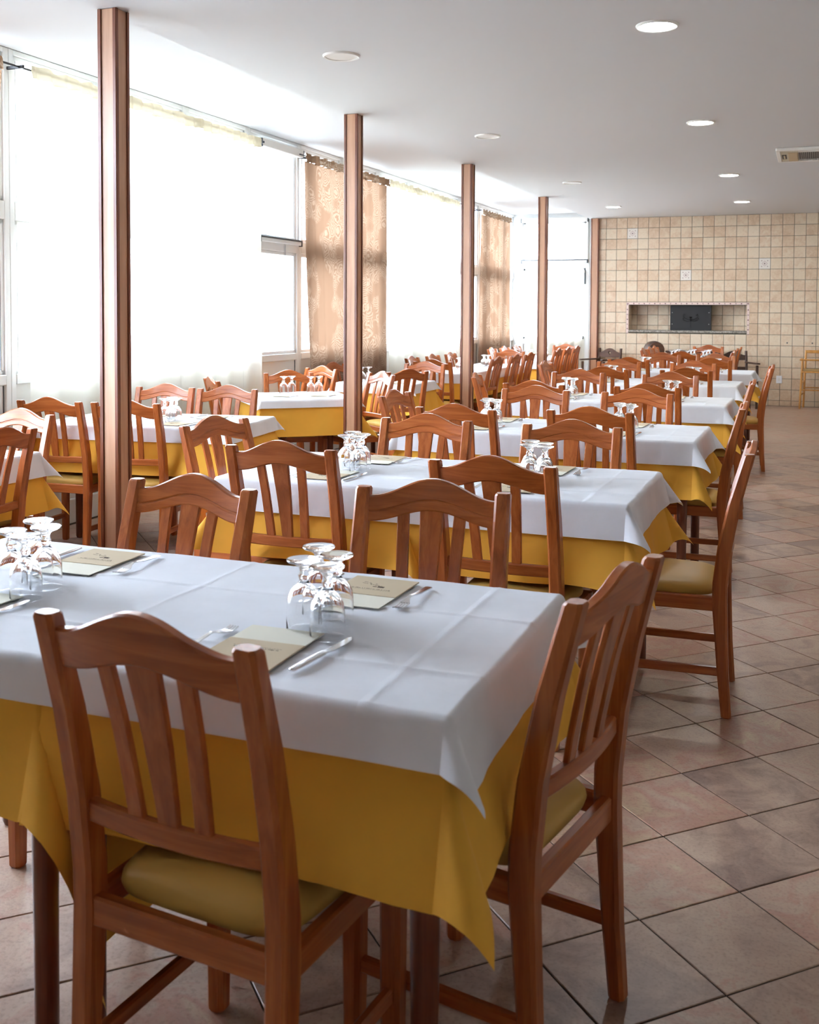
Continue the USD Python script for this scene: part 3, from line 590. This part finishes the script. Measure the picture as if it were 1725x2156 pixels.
# ================================================================ tables and cloths
TS = .766
def table(w, d, h, ctr, rot, zf, label):
    """Legs stand near the corners, moved inwards where a drawn-up chair needs the room."""
    t = thing('dining_table', label, 'table', (ctr[0], ctr[1], zf), rot, 'dining tables under cloths')
    obj('tabletop', MB().cbox((-w / 2, -d / 2, h - .024), (w / 2, d / 2, h), .004), M_tabw, t)
    a = math.radians(rot); ca, sa = math.cos(a), math.sin(a)
    def clear(x, y):
        X, Y = ctr[0] + x * ca - y * sa, ctr[1] + x * sa + y * ca; best = 9.
        for l, r in FOOT:
            dx, dy = X - l[0], Y - l[1]; px, py = dx * math.cos(r) + dy * math.sin(r), -dx * math.sin(r) + dy * math.cos(r)
            ex, ey = abs(px) - .225, abs(py + .01) - .215
            best = min(best, math.hypot(max(ex, 0), max(ey, 0)) + min(max(ex, ey), 0))
        return best
    for sx in (-1, 1):
        for sy in (-1, 1):
            cand = [(ix + 1.3 * abs(iy - .055), ix, iy) for ix in (.09, .07, .055, .04, .11, .13, .15, .17, .19, .21, .24, .27, .3, .33, .36) for iy in (.055, .04, .07, .09, .11, .13, .16, .2, .25, .29, .33, .37)]
            cand.sort(); ix, iy = next(((c[1], c[2]) for c in cand if clear(sx * (w / 2 - c[1]), sy * (d / 2 - c[2])) > .029), (.09, .055))
            obj('leg', MB().lathe([(.004, 0), (.018, .0), (.023, .012), (.0235, .2), (.026, .5), (.027, h - .024)], 16, (sx * (w / 2 - ix), sy * (d / 2 - iy), 0)), M_tabw, t, smooth=40)
    X, Y, e = w / 2 - .05, d / 2 - .055, .012
    for p, q in (((-X, -Y - e), (X, -Y + e)), ((-X, Y - e), (X, Y + e)), ((-X - e, -Y), (-X + e, Y)), ((X - e, -Y), (X + e, Y))):
        obj('apron', MB().cbox((p[0], p[1], h - .10), (q[0], q[1], h - .024), .003), M_tabw, t)
    return t
def drape(w, d, ov, z, ctr, rot, seed, wave, f0, f1, creases=(), res=.035, R_=.0135, lift=0., outer=False, edgeflare=0., fc=.1, shrink=.1):
    """A cloth over a w x d top. ov = overhang (left, right, front, back)."""
    r = np.random.default_rng(seed); ol, or_, of, ob = ov
    def axis(h, a, b, cr):
        n = max(4, int(2 * h / res)); base = list(np.linspace(-h, h, n + 1))
        for o, sg in ((a, -1), (b, 1)):
            if o > 0: base += [sg * (h + q) for q in (.004, .009, .015, .023)] + [sg * (h + .023 + (o - .023) * k / 9) for k in range(1, 10)]
        for c in cr: base += [c - .014, c - .005, c, c + .005, c + .014]
        base = np.unique(np.round(base, 4)); return base
    cx = [c for k, c in creases if k == 'x']; cy = [c for k, c in creases if k == 'y']
    us, vs = axis(w / 2, ol, or_, cx), axis(d / 2, of, ob, cy)
    ph = r.uniform(0, 6.28, 12); am = r.uniform(.4, 1, 12)
    def wv(t, o): return sum(am[o + k] * math.sin(t * (4.2 + 3.7 * k) + ph[o + k]) for k in range(4)) / 2.4
    skew = r.uniform(-.12, .12, 4)
    def edge(s, flare, wav):
        """outward offset and drop for overhang length s"""
        q = R_ * math.pi / 2
        if s < q: a = s / R_; return R_ * math.sin(a), R_ * (1 - math.cos(a))
        s2 = s - q; s3 = max(0, s2 - .095); out = s2 * flare + abs(wav) * min(1, s2 / .1) if outer else s2 * .03 + s3 * flare * 1.45 + wav * min(1, s3 / .15); out = max(out, -.004)
        return R_ + out, R_ + math.sqrt(max(s2 * s2 - out * out, s2 * s2 * .5))
    pts = np.zeros((len(us), len(vs), 3))
    for i, u in enumerate(us):
        for j, v in enumerate(vs):
            ex = u - w / 2 if u > w / 2 else u + w / 2 if u < -w / 2 else 0
            ey = v - d / 2 if v > d / 2 else v + d / 2 if v < -d / 2 else 0
            uc, vc = max(-w / 2, min(w / 2, u)), max(-d / 2, min(d / 2, v))
            zz = .0016 * (wv(u * 2.3 + v, 0) + wv(v * 2.7 - u, 4)) * lift
            for c in cx: zz += max(0, 1 - abs(u - c) / .014) * .0014
            for c in cy: zz += max(0, 1 - abs(v - c) / .014) * .0030
            if not ex and not ey: pts[i, j] = (u, v, zz); continue
            if not ex or not ey:
                s = abs(ex) + abs(ey); t_ = v if ex else u; side = (0 if ex < 0 else 1) if ex else (2 if ey < 0 else 3)
                endd = (d / 2 - abs(v)) if ex else (w / 2 - abs(u)); fade = min(1, max(0, endd / .12))
                o, dz = edge(s, f0[side] + fc * math.exp(-(endd / .11) ** 2) * (1 if ov[(3, 3, 1, 1)[side] if (v if ex else u) > 0 else (2, 2, 0, 0)[side]] > 0 else 0) + (edgeflare * max(0, 1 - (u + w / 2) / .16) if side == 2 else 0), wave * wv(t_ * 1.6 + side * 1.7, side * 2 % 8) * fade)
                pts[i, j] = (uc + math.copysign(o, ex) if ex else u, vc + math.copysign(o, ey) if ey else v, zz * max(0, 1 - s / .03) - dz)
            else:
                rr = math.hypot(ex, ey); th = math.atan2(abs(ey), abs(ex)); k = (0 if ex < 0 else 1) + (0 if ey < 0 else 2)
                fx, fy = f0[0 if ex < 0 else 1], f0[2 if ey < 0 else 3]; s2t = math.sin(2 * th) ** 1.5
                fl = fx + (fy - fx) * th / (math.pi / 2) + fc + f1 * s2t + .05 * math.sin(4 * th + ph[k]) * s2t * (.3 if outer else 1)
                o, dz = edge(rr * (1 - shrink * s2t), fl, 0); th2 = th + skew[k] * math.sin(2 * th)
                pts[i, j] = (uc + math.copysign(o * math.cos(th2), ex), vc + math.copysign(o * math.sin(th2), ey), -dz)
    n, k = len(us), len(vs); idx = np.arange(n * k).reshape(n, k)
    f = np.stack([idx[:-1, :-1], idx[1:, :-1], idx[1:, 1:], idx[:-1, 1:]], -1).reshape(-1, 4)
    P_ = pts.reshape(-1, 3); a = math.radians(rot); c_, s_ = math.cos(a), math.sin(a)
    P_ = np.c_[ctr[0] + P_[:, 0] * c_ - P_[:, 1] * s_, ctr[1] + P_[:, 0] * s_ + P_[:, 1] * c_, z + P_[:, 2]]
    return (P_, f)
def dress(name_words, ctr, rot, w, d, n, z, seed, dy=.29, dw=.12, dwf=None, dyf=None, dyj=None):
    """n square tables side by side along local x, yellow cloths on each and one white cloth on top. z: height of the white top."""
    a = math.radians(rot); c_, s_ = math.cos(a), math.sin(a); tw = w / n; zf = z - .77
    for k in range(n):
        lx = -w / 2 + tw * (k + .5); c = (ctr[0] + lx * c_, ctr[1] + lx * s_)
        side = '' if n == 1 else (', left half', ', right half')[k] if n == 2 else ''
        table(tw - .03, d - .004, z - .007 - zf, c, rot, zf, f'dark wooden table under the cloths of {name_words}{side}')
        ov = (dy if k == 0 else 0, dyj if dyj and k == 0 else dy, dyf or dy, dy)
        fl = (.06, .06 if k == n - 1 else .0, .07, .05)
        x0, x1 = lx - tw / 2, lx + tw / 2
        if n > 1: x0, x1 = (x0, x1 - .015) if k == 0 else (x0, x1) if k == n - 1 else (x0, x1 - .015)
        lc = (x0 + x1) / 2; c2 = (ctr[0] + lc * c_, ctr[1] + lc * s_)
        obj('yellow_tablecloth', drape(x1 - x0, d, ov, z - .0035, c2, rot, seed * 10 + k, .022, fl, .24, fc=.10, shrink=.14, res=.06, edgeflare=.14 if k else 0), M_yel, None, smooth=50, label=f'yellow undercloth of {name_words}{side}', category='tablecloth', group='yellow tablecloths')
    cr = [('y', -.21 + .015 * rng.uniform(-1, 1)), ('y', .15 + .02 * rng.uniform(-1, 1))] + [('x', q) for q in ((-.66, .0, .64) if n == 2 else () if w < 1 else (.5,) if w < 1.6 else (.92,))]
    obj('white_tablecloth', drape(w, d, (dw, dw, dwf or dw, dw), z, ctr, rot, seed, .010, (.10, .10, .11, .09), .40, cr, res=.05, fc=.16, shrink=.0, R_=.0185, lift=1., outer=True), M_white, None, smooth=50, label=f'white top cloth of {name_words}', category='tablecloth', group='white tablecloths')
TB = [(1.54, 2.303, -.525), (3.48, 4.245, -.565), (5.31, 6.075, -.54), (7.41, 8.175, -.555), (9.48, 10.245, -.615), (11.49, 12.255, -.60)]
TC = []
for k, (y0, y1, xr) in enumerate(TB):
    c = (xr - .775, (y0 + y1) / 2); TC.append(c)
    dress(f'the {T_ORD[k]} main table', c, 0, 1.55, y1 - y0, 2, .77, 20 + k, dw=(.135, .14, .14, .13, .13, .13)[k], dwf=(.095, .13, .13, .13, .13, .13)[k], dyf=(.295, .29, .29, .29, .29, .29)[k], dyj=.62 if k == 0 else None)
dress('the lengthways table before the tiled wall', (-1.49, 14.3), 90, 2.25, .72, 1, .77, 31)
VT = [('the table cut by the left photo edge', (-4.07, 3.68), 0, 1.2, .76, 1), ('the table behind the nearest column', (-3.81, 5.57), 8, 1.22, .76, 1), ('the slanted table behind the second column', (-3.89, 7.63), 41, .775, .765, 1),
      ('the square table between second and third column', (-3.90, 9.50), 2, .775, .72, 1), ('the first window-side long table', (-3.86, 12.25), 90, 2.4, .60, 1), ('the second window-side long table', (-3.86, 15.35), 90, 2.05, .60, 1)]
for k, (nm, c, rot, w, d, n) in enumerate(VT): dress(nm, c, rot, w, d, n, .72, 40 + k, dw=(.13, .10, .075, .10, .12, .12)[k])

# ================================================================ place settings
def goblet():
    t = thing('goblet', None, 'glass', group='upside-down goblets')
    R_ = .0345
    outer = [(R_ - .0005, 0.), (R_, .002), (R_, .03), (R_ - .0005, .05), (R_ - .003, .066), (R_ - .009, .078), (.016, .088), (.0095, .0935)]
    inner = [(.006, .0865), (R_ - .013, .0765), (R_ - .006, .064), (R_ - .0028, .05), (R_ - .0018, .03), (R_ - .0018, .0)]
    rings = outer + [(.0085, .097), (.0105, .103), (.0115, .107), (.0095, .112), (.0085, .118), (.011, .124), (.02, .1295), (R_ - .002, .134), (R_, .1365), (R_ - .001, .139), (.02, .1375), (.002, .136)]
    pr = inner[::-1]
    # closed profile: inside of the bowl, round the rim, then outside up to the foot
    prof = [(.001, .0885)] + inner + outer + rings[len(outer):]
    obj('bowl_and_foot', MB().lathe(prof, 28), M_glass, t, smooth=50)
    return t
gob = Proto(goblet)
def bent(poly, th, fz, step=.006):
    p = prism(poly, 0, th); p = p.subdivide_to_size(step, max_iter=12) if hasattr(p, 'subdivide_to_size') else p
    v = np.array(p.vertices); v[:, 2] += np.array([fz(y) for y in v[:, 1]]); return trimesh.Trimesh(v, p.faces, process=False)
def fork():
    t = thing('fork', None, 'fork'); 
    ys = np.array([-.095, -.092, -.06, -.02, .01, .03, .042, .05]); ws = np.array([.004, .0085, .0075, .0048, .0032, .0034, .009, .0118])
    hd = Polygon(list(zip(ws, ys)) + list(zip(-ws[::-1], ys[::-1])))
    fz = lambda y: float(np.interp(y, [-.095, -.03, .02, .05, .075, .095], [.003, .006, .012, .004, .0012, .005]))
    obj('handle', bent(hd, .0024, fz), M_steel, t, smooth=40)
    for k in range(4):
        x = -.0094 + k * .00627; obj('tine', bent(Polygon([(x - .0021, .049), (x + .0021, .049), (x + .0010, .094), (x - .0010, .094)]), .002, fz), M_steel, t, smooth=40)
    return t
def knife():
    t = thing('knife', None, 'knife')
    rings = []
    for y, w, h in ((-.105, .004, .004), (-.102, .0075, .007), (-.06, .0085, .009), (0, .0075, .008), (.008, .0055, .006)):
        rings.append([(w * math.cos(a), y, .0045 + h / 2 * math.sin(a)) for a in np.linspace(0, 2 * math.pi, 12, endpoint=False)])
    obj('handle', MB().loft(rings), M_steel, t, smooth=60)
    bl = Polygon([(-.005, .004), (.005, .004), (.0095, .03), (.0095, .07), (.006, .095), (-.002, .108), (-.006, .10), (-.0062, .03)])
    obj('blade', prism(bl, .0025, .0040), M_steel, t)
    return t
def napkin():
    t = thing('napkin_pouch', None, 'napkin'); w, d = .157, .232
    def sheet(y0, y1, z0, z1): return MB().cbox((-w / 2, y0, z0), (w / 2, y1, z1), .0006)
    obj('kraft_pouch', sheet(-d / 2, d / 2 - .088, .0006, .0036), M_napt, t)
    obj('white_napkin', sheet(-d / 2 + .02, d / 2, .0004, .0022), M_napw, t)
    k = MB(); z = .0038; r = random.Random(3)
    def q(x0, y0, x1, y1): k.add([(x0, y0, z), (x1, y0, z), (x1, y1, z), (x0, y1, z)], [(0, 1, 2, 3)])
    q(-.024, -.043, -.008, -.033); q(-.006, -.040, .004, -.035)     # a small emblem, and an unreadable line below it
    for n in range(22): a = n / 22; x, y = -.012 + a * .05 + r.uniform(-.006, .006), -.046 - a * .02 + r.uniform(-.008, .006); s = r.uniform(.0006, .0013); q(x - s * 2, y - s, x + s * 2, y + s)
    x = -.046
    while x < .046:
        w1 = r.uniform(.0015, .0035); h1 = r.uniform(.0025, .0048); q(x, -.015 - h1, x + w1, -.015); x += w1 + r.choice((.0012, .0012, .0035))
    x = -.05
    while x < .05: w1 = r.uniform(.002, .005); q(x, -.0105, x + w1, -.0092); x += w1 + .0015
    obj('print', k, M_ink, t)
    return t
fk, kn, npk = Proto(fork), Proto(knife), Proto(napkin)
SX = (-.39, .355)
def setting(tname, x, y, away, z, seat, jit):
    """away=+1: the diner sits on the near side and looks away from the camera."""
    r = random.Random(jit); rot = 0 if away > 0 else 180; s = 1 if away > 0 else -1
    npk.put(f'kraft napkin pouch, {seat}, {tname}', (x + r.uniform(-.01, .01), y + s * r.uniform(-.01, .01), z + .001), rot + r.uniform(-5, 3), 'kraft napkin pouches')
    fk.put(f'steel fork, {seat}, {tname}', (x - s * (.118 + r.uniform(0, .012)), y + s * .0 + r.uniform(-.02, .02), z), rot + r.uniform(-12, 4), 'forks')
    kn.put(f'steel knife, {seat}, {tname}', (x + s * (.112 + r.uniform(0, .012)), y + s * .0 + r.uniform(-.02, .02), z), rot + r.uniform(-7, 3), 'knives')
DIA = [(-.022, -.04, 'left front'), (.045, -.072, 'right front'), (-.045, .075, 'left back'), (.021, .022, 'right back')]
def cluster(tname, x, y, z, words, which=(0, 1, 2, 3), rot=0):
    a = math.radians(rot)
    for k in which:
        dx, dy, w = DIA[k]
        gob.put(f'upside-down goblet, {w} of {words} cluster, {tname}', (x + dx * math.cos(a) - dy * math.sin(a), y + dx * math.sin(a) + dy * math.cos(a), z), 0, 'upside-down goblets')
for k, ((y0, y1, xr), c) in enumerate(zip(TB, TC)):
    tn = f'the {T_ORD[k]} main table'; z = .7725
    for j, sx in enumerate(SX):
        sd = ('left', 'right')[j]; x = c[0] + sx
        setting(tn, x + .0, y0 + .165, 1, z, f'near {sd} seat', k * 10 + j)
        setting(tn, x + .02, y1 - .155, -1, z, f'far {sd} seat', k * 10 + j + 5)
        cluster(tn, x + (.055, .035)[j] if k == 0 else x + .03, c[1] - .03, z, sd)
for nm, c, x, y, sd in ((VT[1][0], 0, -3.97, 5.55, 'left'), (VT[1][0], 0, -3.55, 5.60, 'right')):
    if sd == 'right': cluster(nm, -3.69, 5.52, .7225, 'only')
    setting(nm, x, y - .21, 1, .7225, f'near {sd} seat', 91); setting(nm, x, y + .19, -1, .7225, f'far {sd} seat', 92)
for g_, (x, y) in (('left', (-4.06, 7.78)), ('right', (-3.87, 7.90))): cluster(VT[2][0], x, y, .7225, g_, (0, 3))
setting(VT[2][0], -3.95, 7.52, 1, .7225, 'near side', 93); setting(VT[2][0], -3.70, 7.68, 1, .7225, 'right side', 95)
cluster(VT[3][0], -4.08, 9.45, .7225, 'left', (0, 3)); setting(VT[3][0], -3.72, 9.3, 1, .7225, 'near side', 94)
for j, y in enumerate((11.75, 12.75)): cluster(VT[4][0], -3.85, y, .7225, ('near', 'far')[j])
for j, y in enumerate((14.85, 15.75)): cluster(VT[5][0], -3.83, y, .7225, ('near', 'far')[j])
for i in range(3):
    for j in range(4):
        gob.put(f'goblet in the lengthways table\'s dense block, {("first", "second", "third", "fourth")[j]} row, {("left", "middle", "right")[i]}', (-1.72 + i * .2 + .02 * (j % 2), 14.05 + j * .22, .7725), 0, 'goblets in the dense block before the tiled wall')

# ================================================================ curtains
def curtain(name, label, y0, y1, zt, zb, x, mat, math_, seed, amp=.028, per=.16, head=.075, end=None, slant=None, nc=None):
    r = np.random.default_rng(seed); ph = r.uniform(0, 6.28, 8)
    t = thing(name, label, 'curtain')
    L_ = y1 - y0; n = nc or int(L_ / per * 9); us = np.linspace(0, 1, n); vs = np.linspace(0, 1, 14)
    def wave(s, k): return math.sin(2 * math.pi * s / per + ph[0] + 1.1 * math.sin(s * 2.1 + ph[1]) + .8 * math.sin(s * 5.3 + ph[2])) * (.65 + .35 * math.sin(s * 3.1 + ph[3])) + .35 * math.sin(s * 1.7 / per + ph[4] + k)
    def fn(u, v):
        s = u * L_; lean = (slant(v) if slant else (0, 0)); yy = y0 + lean[0] + u * (L_ - lean[0] + lean[1])
        return (x + amp * (.35 + .65 * v) * wave(s, v * .8), yy + .25 * amp * math.cos(2 * math.pi * s / per + ph[0]), zt - head - v * (zt - head - zb) + .004 * math.sin(9 * s) * (v > .98))
    obj('drop', MB().grid(fn, us, vs), mat, t, smooth=True)
    us2 = np.linspace(0, 1, int(L_ / .012)); vs2 = np.linspace(0, 1, 6); pp = per * .42
    def wv2(s): return math.sin(2 * math.pi * s / pp + 1.7 * math.sin(s * 4.1 + ph[5]))
    top = lambda s: .010 * math.sin(2 * math.pi * s / (per * .9) + 2 * math.sin(s * 2.3 + ph[6])) * (.6 + .4 * math.sin(s * 1.9))
    def f2(u, v):
        s = u * L_; return (x + .006 + (.010 + .012 * v) * wv2(s) * (1 - .55 * math.exp(-((v - .45) / .2) ** 2)) + .014, y0 + u * L_, zt + top(s) * (1 - v) - v * (head + .006 + .006 * math.sin(2 * math.pi * s / (per * 1.2) + ph[7])))
    obj('heading', MB().grid(f2, us2, vs2), math_, t, smooth=True)
    return t
XCU = -4.60
curtain('voile_curtain', 'long cream voile curtain on the left behind the nearest column', 5.33, 8.28, 2.925, .30, XCU, M_cream, M_creamh, 1, .022, .30)
curtain('voile_curtain', 'cream voile curtain between the brown curtains, behind the second column', 11.31, 13.9, 2.925, .30, XCU, M_cream, M_creamh, 2, .024, .24)
curtain('damask_curtain', 'brown damask curtain with scroll pattern beside the bare window', 9.13, 11.26, 2.92, .25, XCU, M_brown, M_brownh, 3, .03, .20, slant=lambda v: (.06 * math.sin(math.pi * v ** 1.3 * .55) * 2.6 * v, 0))
curtain('damask_curtain', 'brown damask curtain near the far end of the veranda', 14.92, 16.5, 2.92, .25, XCU, M_brown, M_brownh, 4, .032, .17)
curtain('damask_curtain', 'brown damask curtain just showing at the left photo edge', 4.2, 5.10, 2.92, .25, XCU, M_brown, M_brownh, 5, .03, .20, slant=lambda v: (0, -.10 * math.sin(math.pi * min(1, v * .9))))
t = thing('voile_curtain', 'short cream voile panel on the glazed door at the veranda end', 'curtain')
ph = 1.3
obj('drop', MB().grid(lambda u, v: (-4.475 + u * .98, YV - .028 + .010 * math.sin(u * 46 + 2 * math.sin(u * 9)), 2.075 - v * 1.55), np.linspace(0, 1, 150), np.linspace(0, 1, 8)), M_cream, t, smooth=True)
obj('heading', MB().grid(lambda u, v: (-4.475 + u * .98, YV - .034 + .006 * math.sin(u * 120), 2.10 + .006 * math.sin(u * 60) * (1 - v) - v * .045), np.linspace(0, 1, 260), np.linspace(0, 1, 4)), M_cream, t, smooth=True)
t = thing('curtain_rod', 'thin black curtain rod running above the left windows', 'curtain rod')
obj('rod', MB().tube([(XCU - .016, 4.1, 2.902), (XCU - .016, 8.34, 2.902)], .007, 8), M_black, t, smooth=True)
for y in (4.15, 5.27, 8.32): obj('bracket', MB().cbox((XW, y - .008, 2.892), (XCU + .018, y + .008, 2.912), .002), M_black, t)
t = thing('curtain_rod', 'thin black curtain rod above the windows behind the second and third column', 'curtain rod')
obj('rod', MB().tube([(XCU - .016, 9.08, 2.902), (XCU - .016, 16.6, 2.902)], .007, 8), M_black, t, smooth=True)
for y in (9.32, 11.28, 13.95, 14.9, 16.55): obj('bracket', MB().cbox((XW, y - .008, 2.892), (XCU + .018, y + .008, 2.912), .002), M_black, t)

# ================================================================ far furniture
def armchair(label, loc, rot):
    t = thing('armchair', label, 'armchair', loc, rot); w = .21
    for sx in (-1, 1):
        obj('rear_leg', MB().loft([oct_ring(sx * w, -.18 - .05 * max(0, z - .4) / .45, z, .034, .034, .006) for z in (0, .4, .84)]), M_darkv, t, smooth=32)
        obj('front_leg', MB().loft([oct_ring(sx * w, .2, z, .034, .034, .006) for z in (0, .64)]), M_darkv, t, smooth=32)
        obj('arm', MB().cbox((sx * w - .025, -.22, .655), (sx * w + .025, .26, .678), .006), M_dark, t)
        obj('seat_rail', MB().cbox((sx * w - .012, -.17, .37), (sx * w + .012, .19, .42), .003), M_dark, t)
    for y in (-.18, .2): obj('seat_rail', MB().cbox((-w, y - .012, .37), (w, y + .012, .42), .003), M_dark, t)
    obj('seat', MB().cbox((-w + .02, -.17, .42), (w - .02, .21, .445), .008), M_dark, t)
    us = np.linspace(-1, 1, 25); top = [(u * (w - .017), .775 + .065 * (.5 + .5 * math.cos(math.pi * u))) for u in us]
    pl = Polygon([(-w + .017, .70)] + top + [(w - .017, .70)])
    ht = [(.036 * .0625 * 16 * math.sin(a) ** 3 * .62, .768 + .0023 * (13 * math.cos(a) - 5 * math.cos(2 * a) - 2 * math.cos(3 * a) - math.cos(4 * a)) * .9) for a in np.linspace(0, 2 * math.pi, 40, endpoint=False)]
    pl = pl.difference(Polygon(ht).buffer(0))
    pm = prism(pl, -.01, .01); v = np.array(pm.vertices); pm.vertices = np.c_[v[:, 0], -.215 - v[:, 2], v[:, 1]]
    obj('top_rail', pm, M_dark, t)
    obj('cross_rail', MB().cbox((-w + .017, -.21, .55), (w - .017, -.19, .60), .004), M_dark, t)
    return t
armchair('dark wooden armchair with a heart cut into its back rail, by the pilaster', (-3.11, 16.55, 0), 152)
armchair('dark wooden armchair half hidden at the right of the lengthways table', (-1.03, 16.3, 0), 205)
t = thing('high_chair', 'pale wooden child high chair against the tiled wall on the right', 'high chair', (.05, 16.62, 0))
for sx in (-1, 1):
    obj('front_leg', MB().tube([(sx * .215, -.13, 0), (sx * .185, -.11, .72)], [.015, .016], 12), M_pine, t, smooth=40)
    obj('rear_leg', MB().tube([(sx * .165, .17, 0), (sx * .15, .15, .56), (sx * .14, .17, .86)], [.014, .016, .014], 12), M_pine, t, smooth=40)
    obj('arm', MB().cbox((sx * .195 - .02, -.17, .715), (sx * .195 + .02, .19, .738), .008), M_pine, t)
    for z in (.20, .37): obj('side_rung', MB().tube([(sx * .205, -.122, z), (sx * .16, .165, z + .03)], .010, 8), M_pine, t, smooth=40)
obj('tray_rail', MB().cbox((-.225, -.165, .712), (.225, -.115, .735), .008), M_pine, t)
obj('seat', MB().cbox((-.185, -.11, .555), (.185, .14, .585), .008), M_straw, t)
for z in (.28, .545): obj('front_rung', MB().tube([(-.2, -.122, z), (.2, -.122, z)], .011, 8), M_pine, t, smooth=40)
obj('rear_rung', MB().tube([(-.16, .165, .30), (.16, .165, .30)], .010, 8), M_pine, t, smooth=40)
obj('back_rail', MB().cbox((-.145, .155, .815), (.145, .18, .86), .008), M_pine, t)
t = thing('sideboard', 'low brown wooden sideboard against the tiled wall', 'sideboard', (-1.70, YB - .03, 0))
obj('body', MB().cbox((-.39, -.40, .06), (.39, -.01, .80), .004), M_side, t); obj('top', MB().cbox((-.41, -.42, .80), (.41, -.005, .828), .005), M_dark, t); obj('plinth', MB().cbox((-.37, -.38, 0), (.37, -.02, .06), .003), M_dark, t)
for sx in (-1, 1): obj('door', MB().cbox((sx * .195 - .18, -.416, .10), (sx * .195 + .18, -.40, .77), .004), M_side, t)
t = thing('stool', 'plain wooden stool under the dark round cask', 'stool', (-2.29, 16.45, 0))
obj('seat', MB().cbox((-.13, -.16, .66), (.13, .16, .69), .006), M_side, t)
for sx in (-1, 1):
    for sy in (-1, 1): obj('leg', MB().cbox((sx * .1 - .016, sy * .13 - .016, 0), (sx * .1 + .016, sy * .13 + .016, .66), .004), M_side, t)
t = thing('cask', 'dark brown round cask lying behind the chairs by the tiled wall', 'cask', (-2.28, 16.45, .832), 25)
def ringy(prof, n=32): return MB().loft([[(r * math.cos(a), y, r * math.sin(a)) for a in np.linspace(0, 2 * math.pi, n, endpoint=False)] for y, r in prof])
obj('body', ringy([(-.13, .112), (-.13, .122), (-.06, .137), (0, .141), (.06, .137), (.13, .122), (.13, .112)]), M_dark, t, smooth=40)
obj('head', ringy([(-.124, .01), (-.124, .113), (-.118, .113)]), wood('cask_head', srgb(70, 34, 22), srgb(104, 54, 34), srgb(128, 70, 46), 'z'), t)
for y in (-.09, .09): obj('hoop', ringy([(y - .014, .130), (y - .014, .1335), (y + .014, .1345), (y + .014, .130)]), M_black, t)
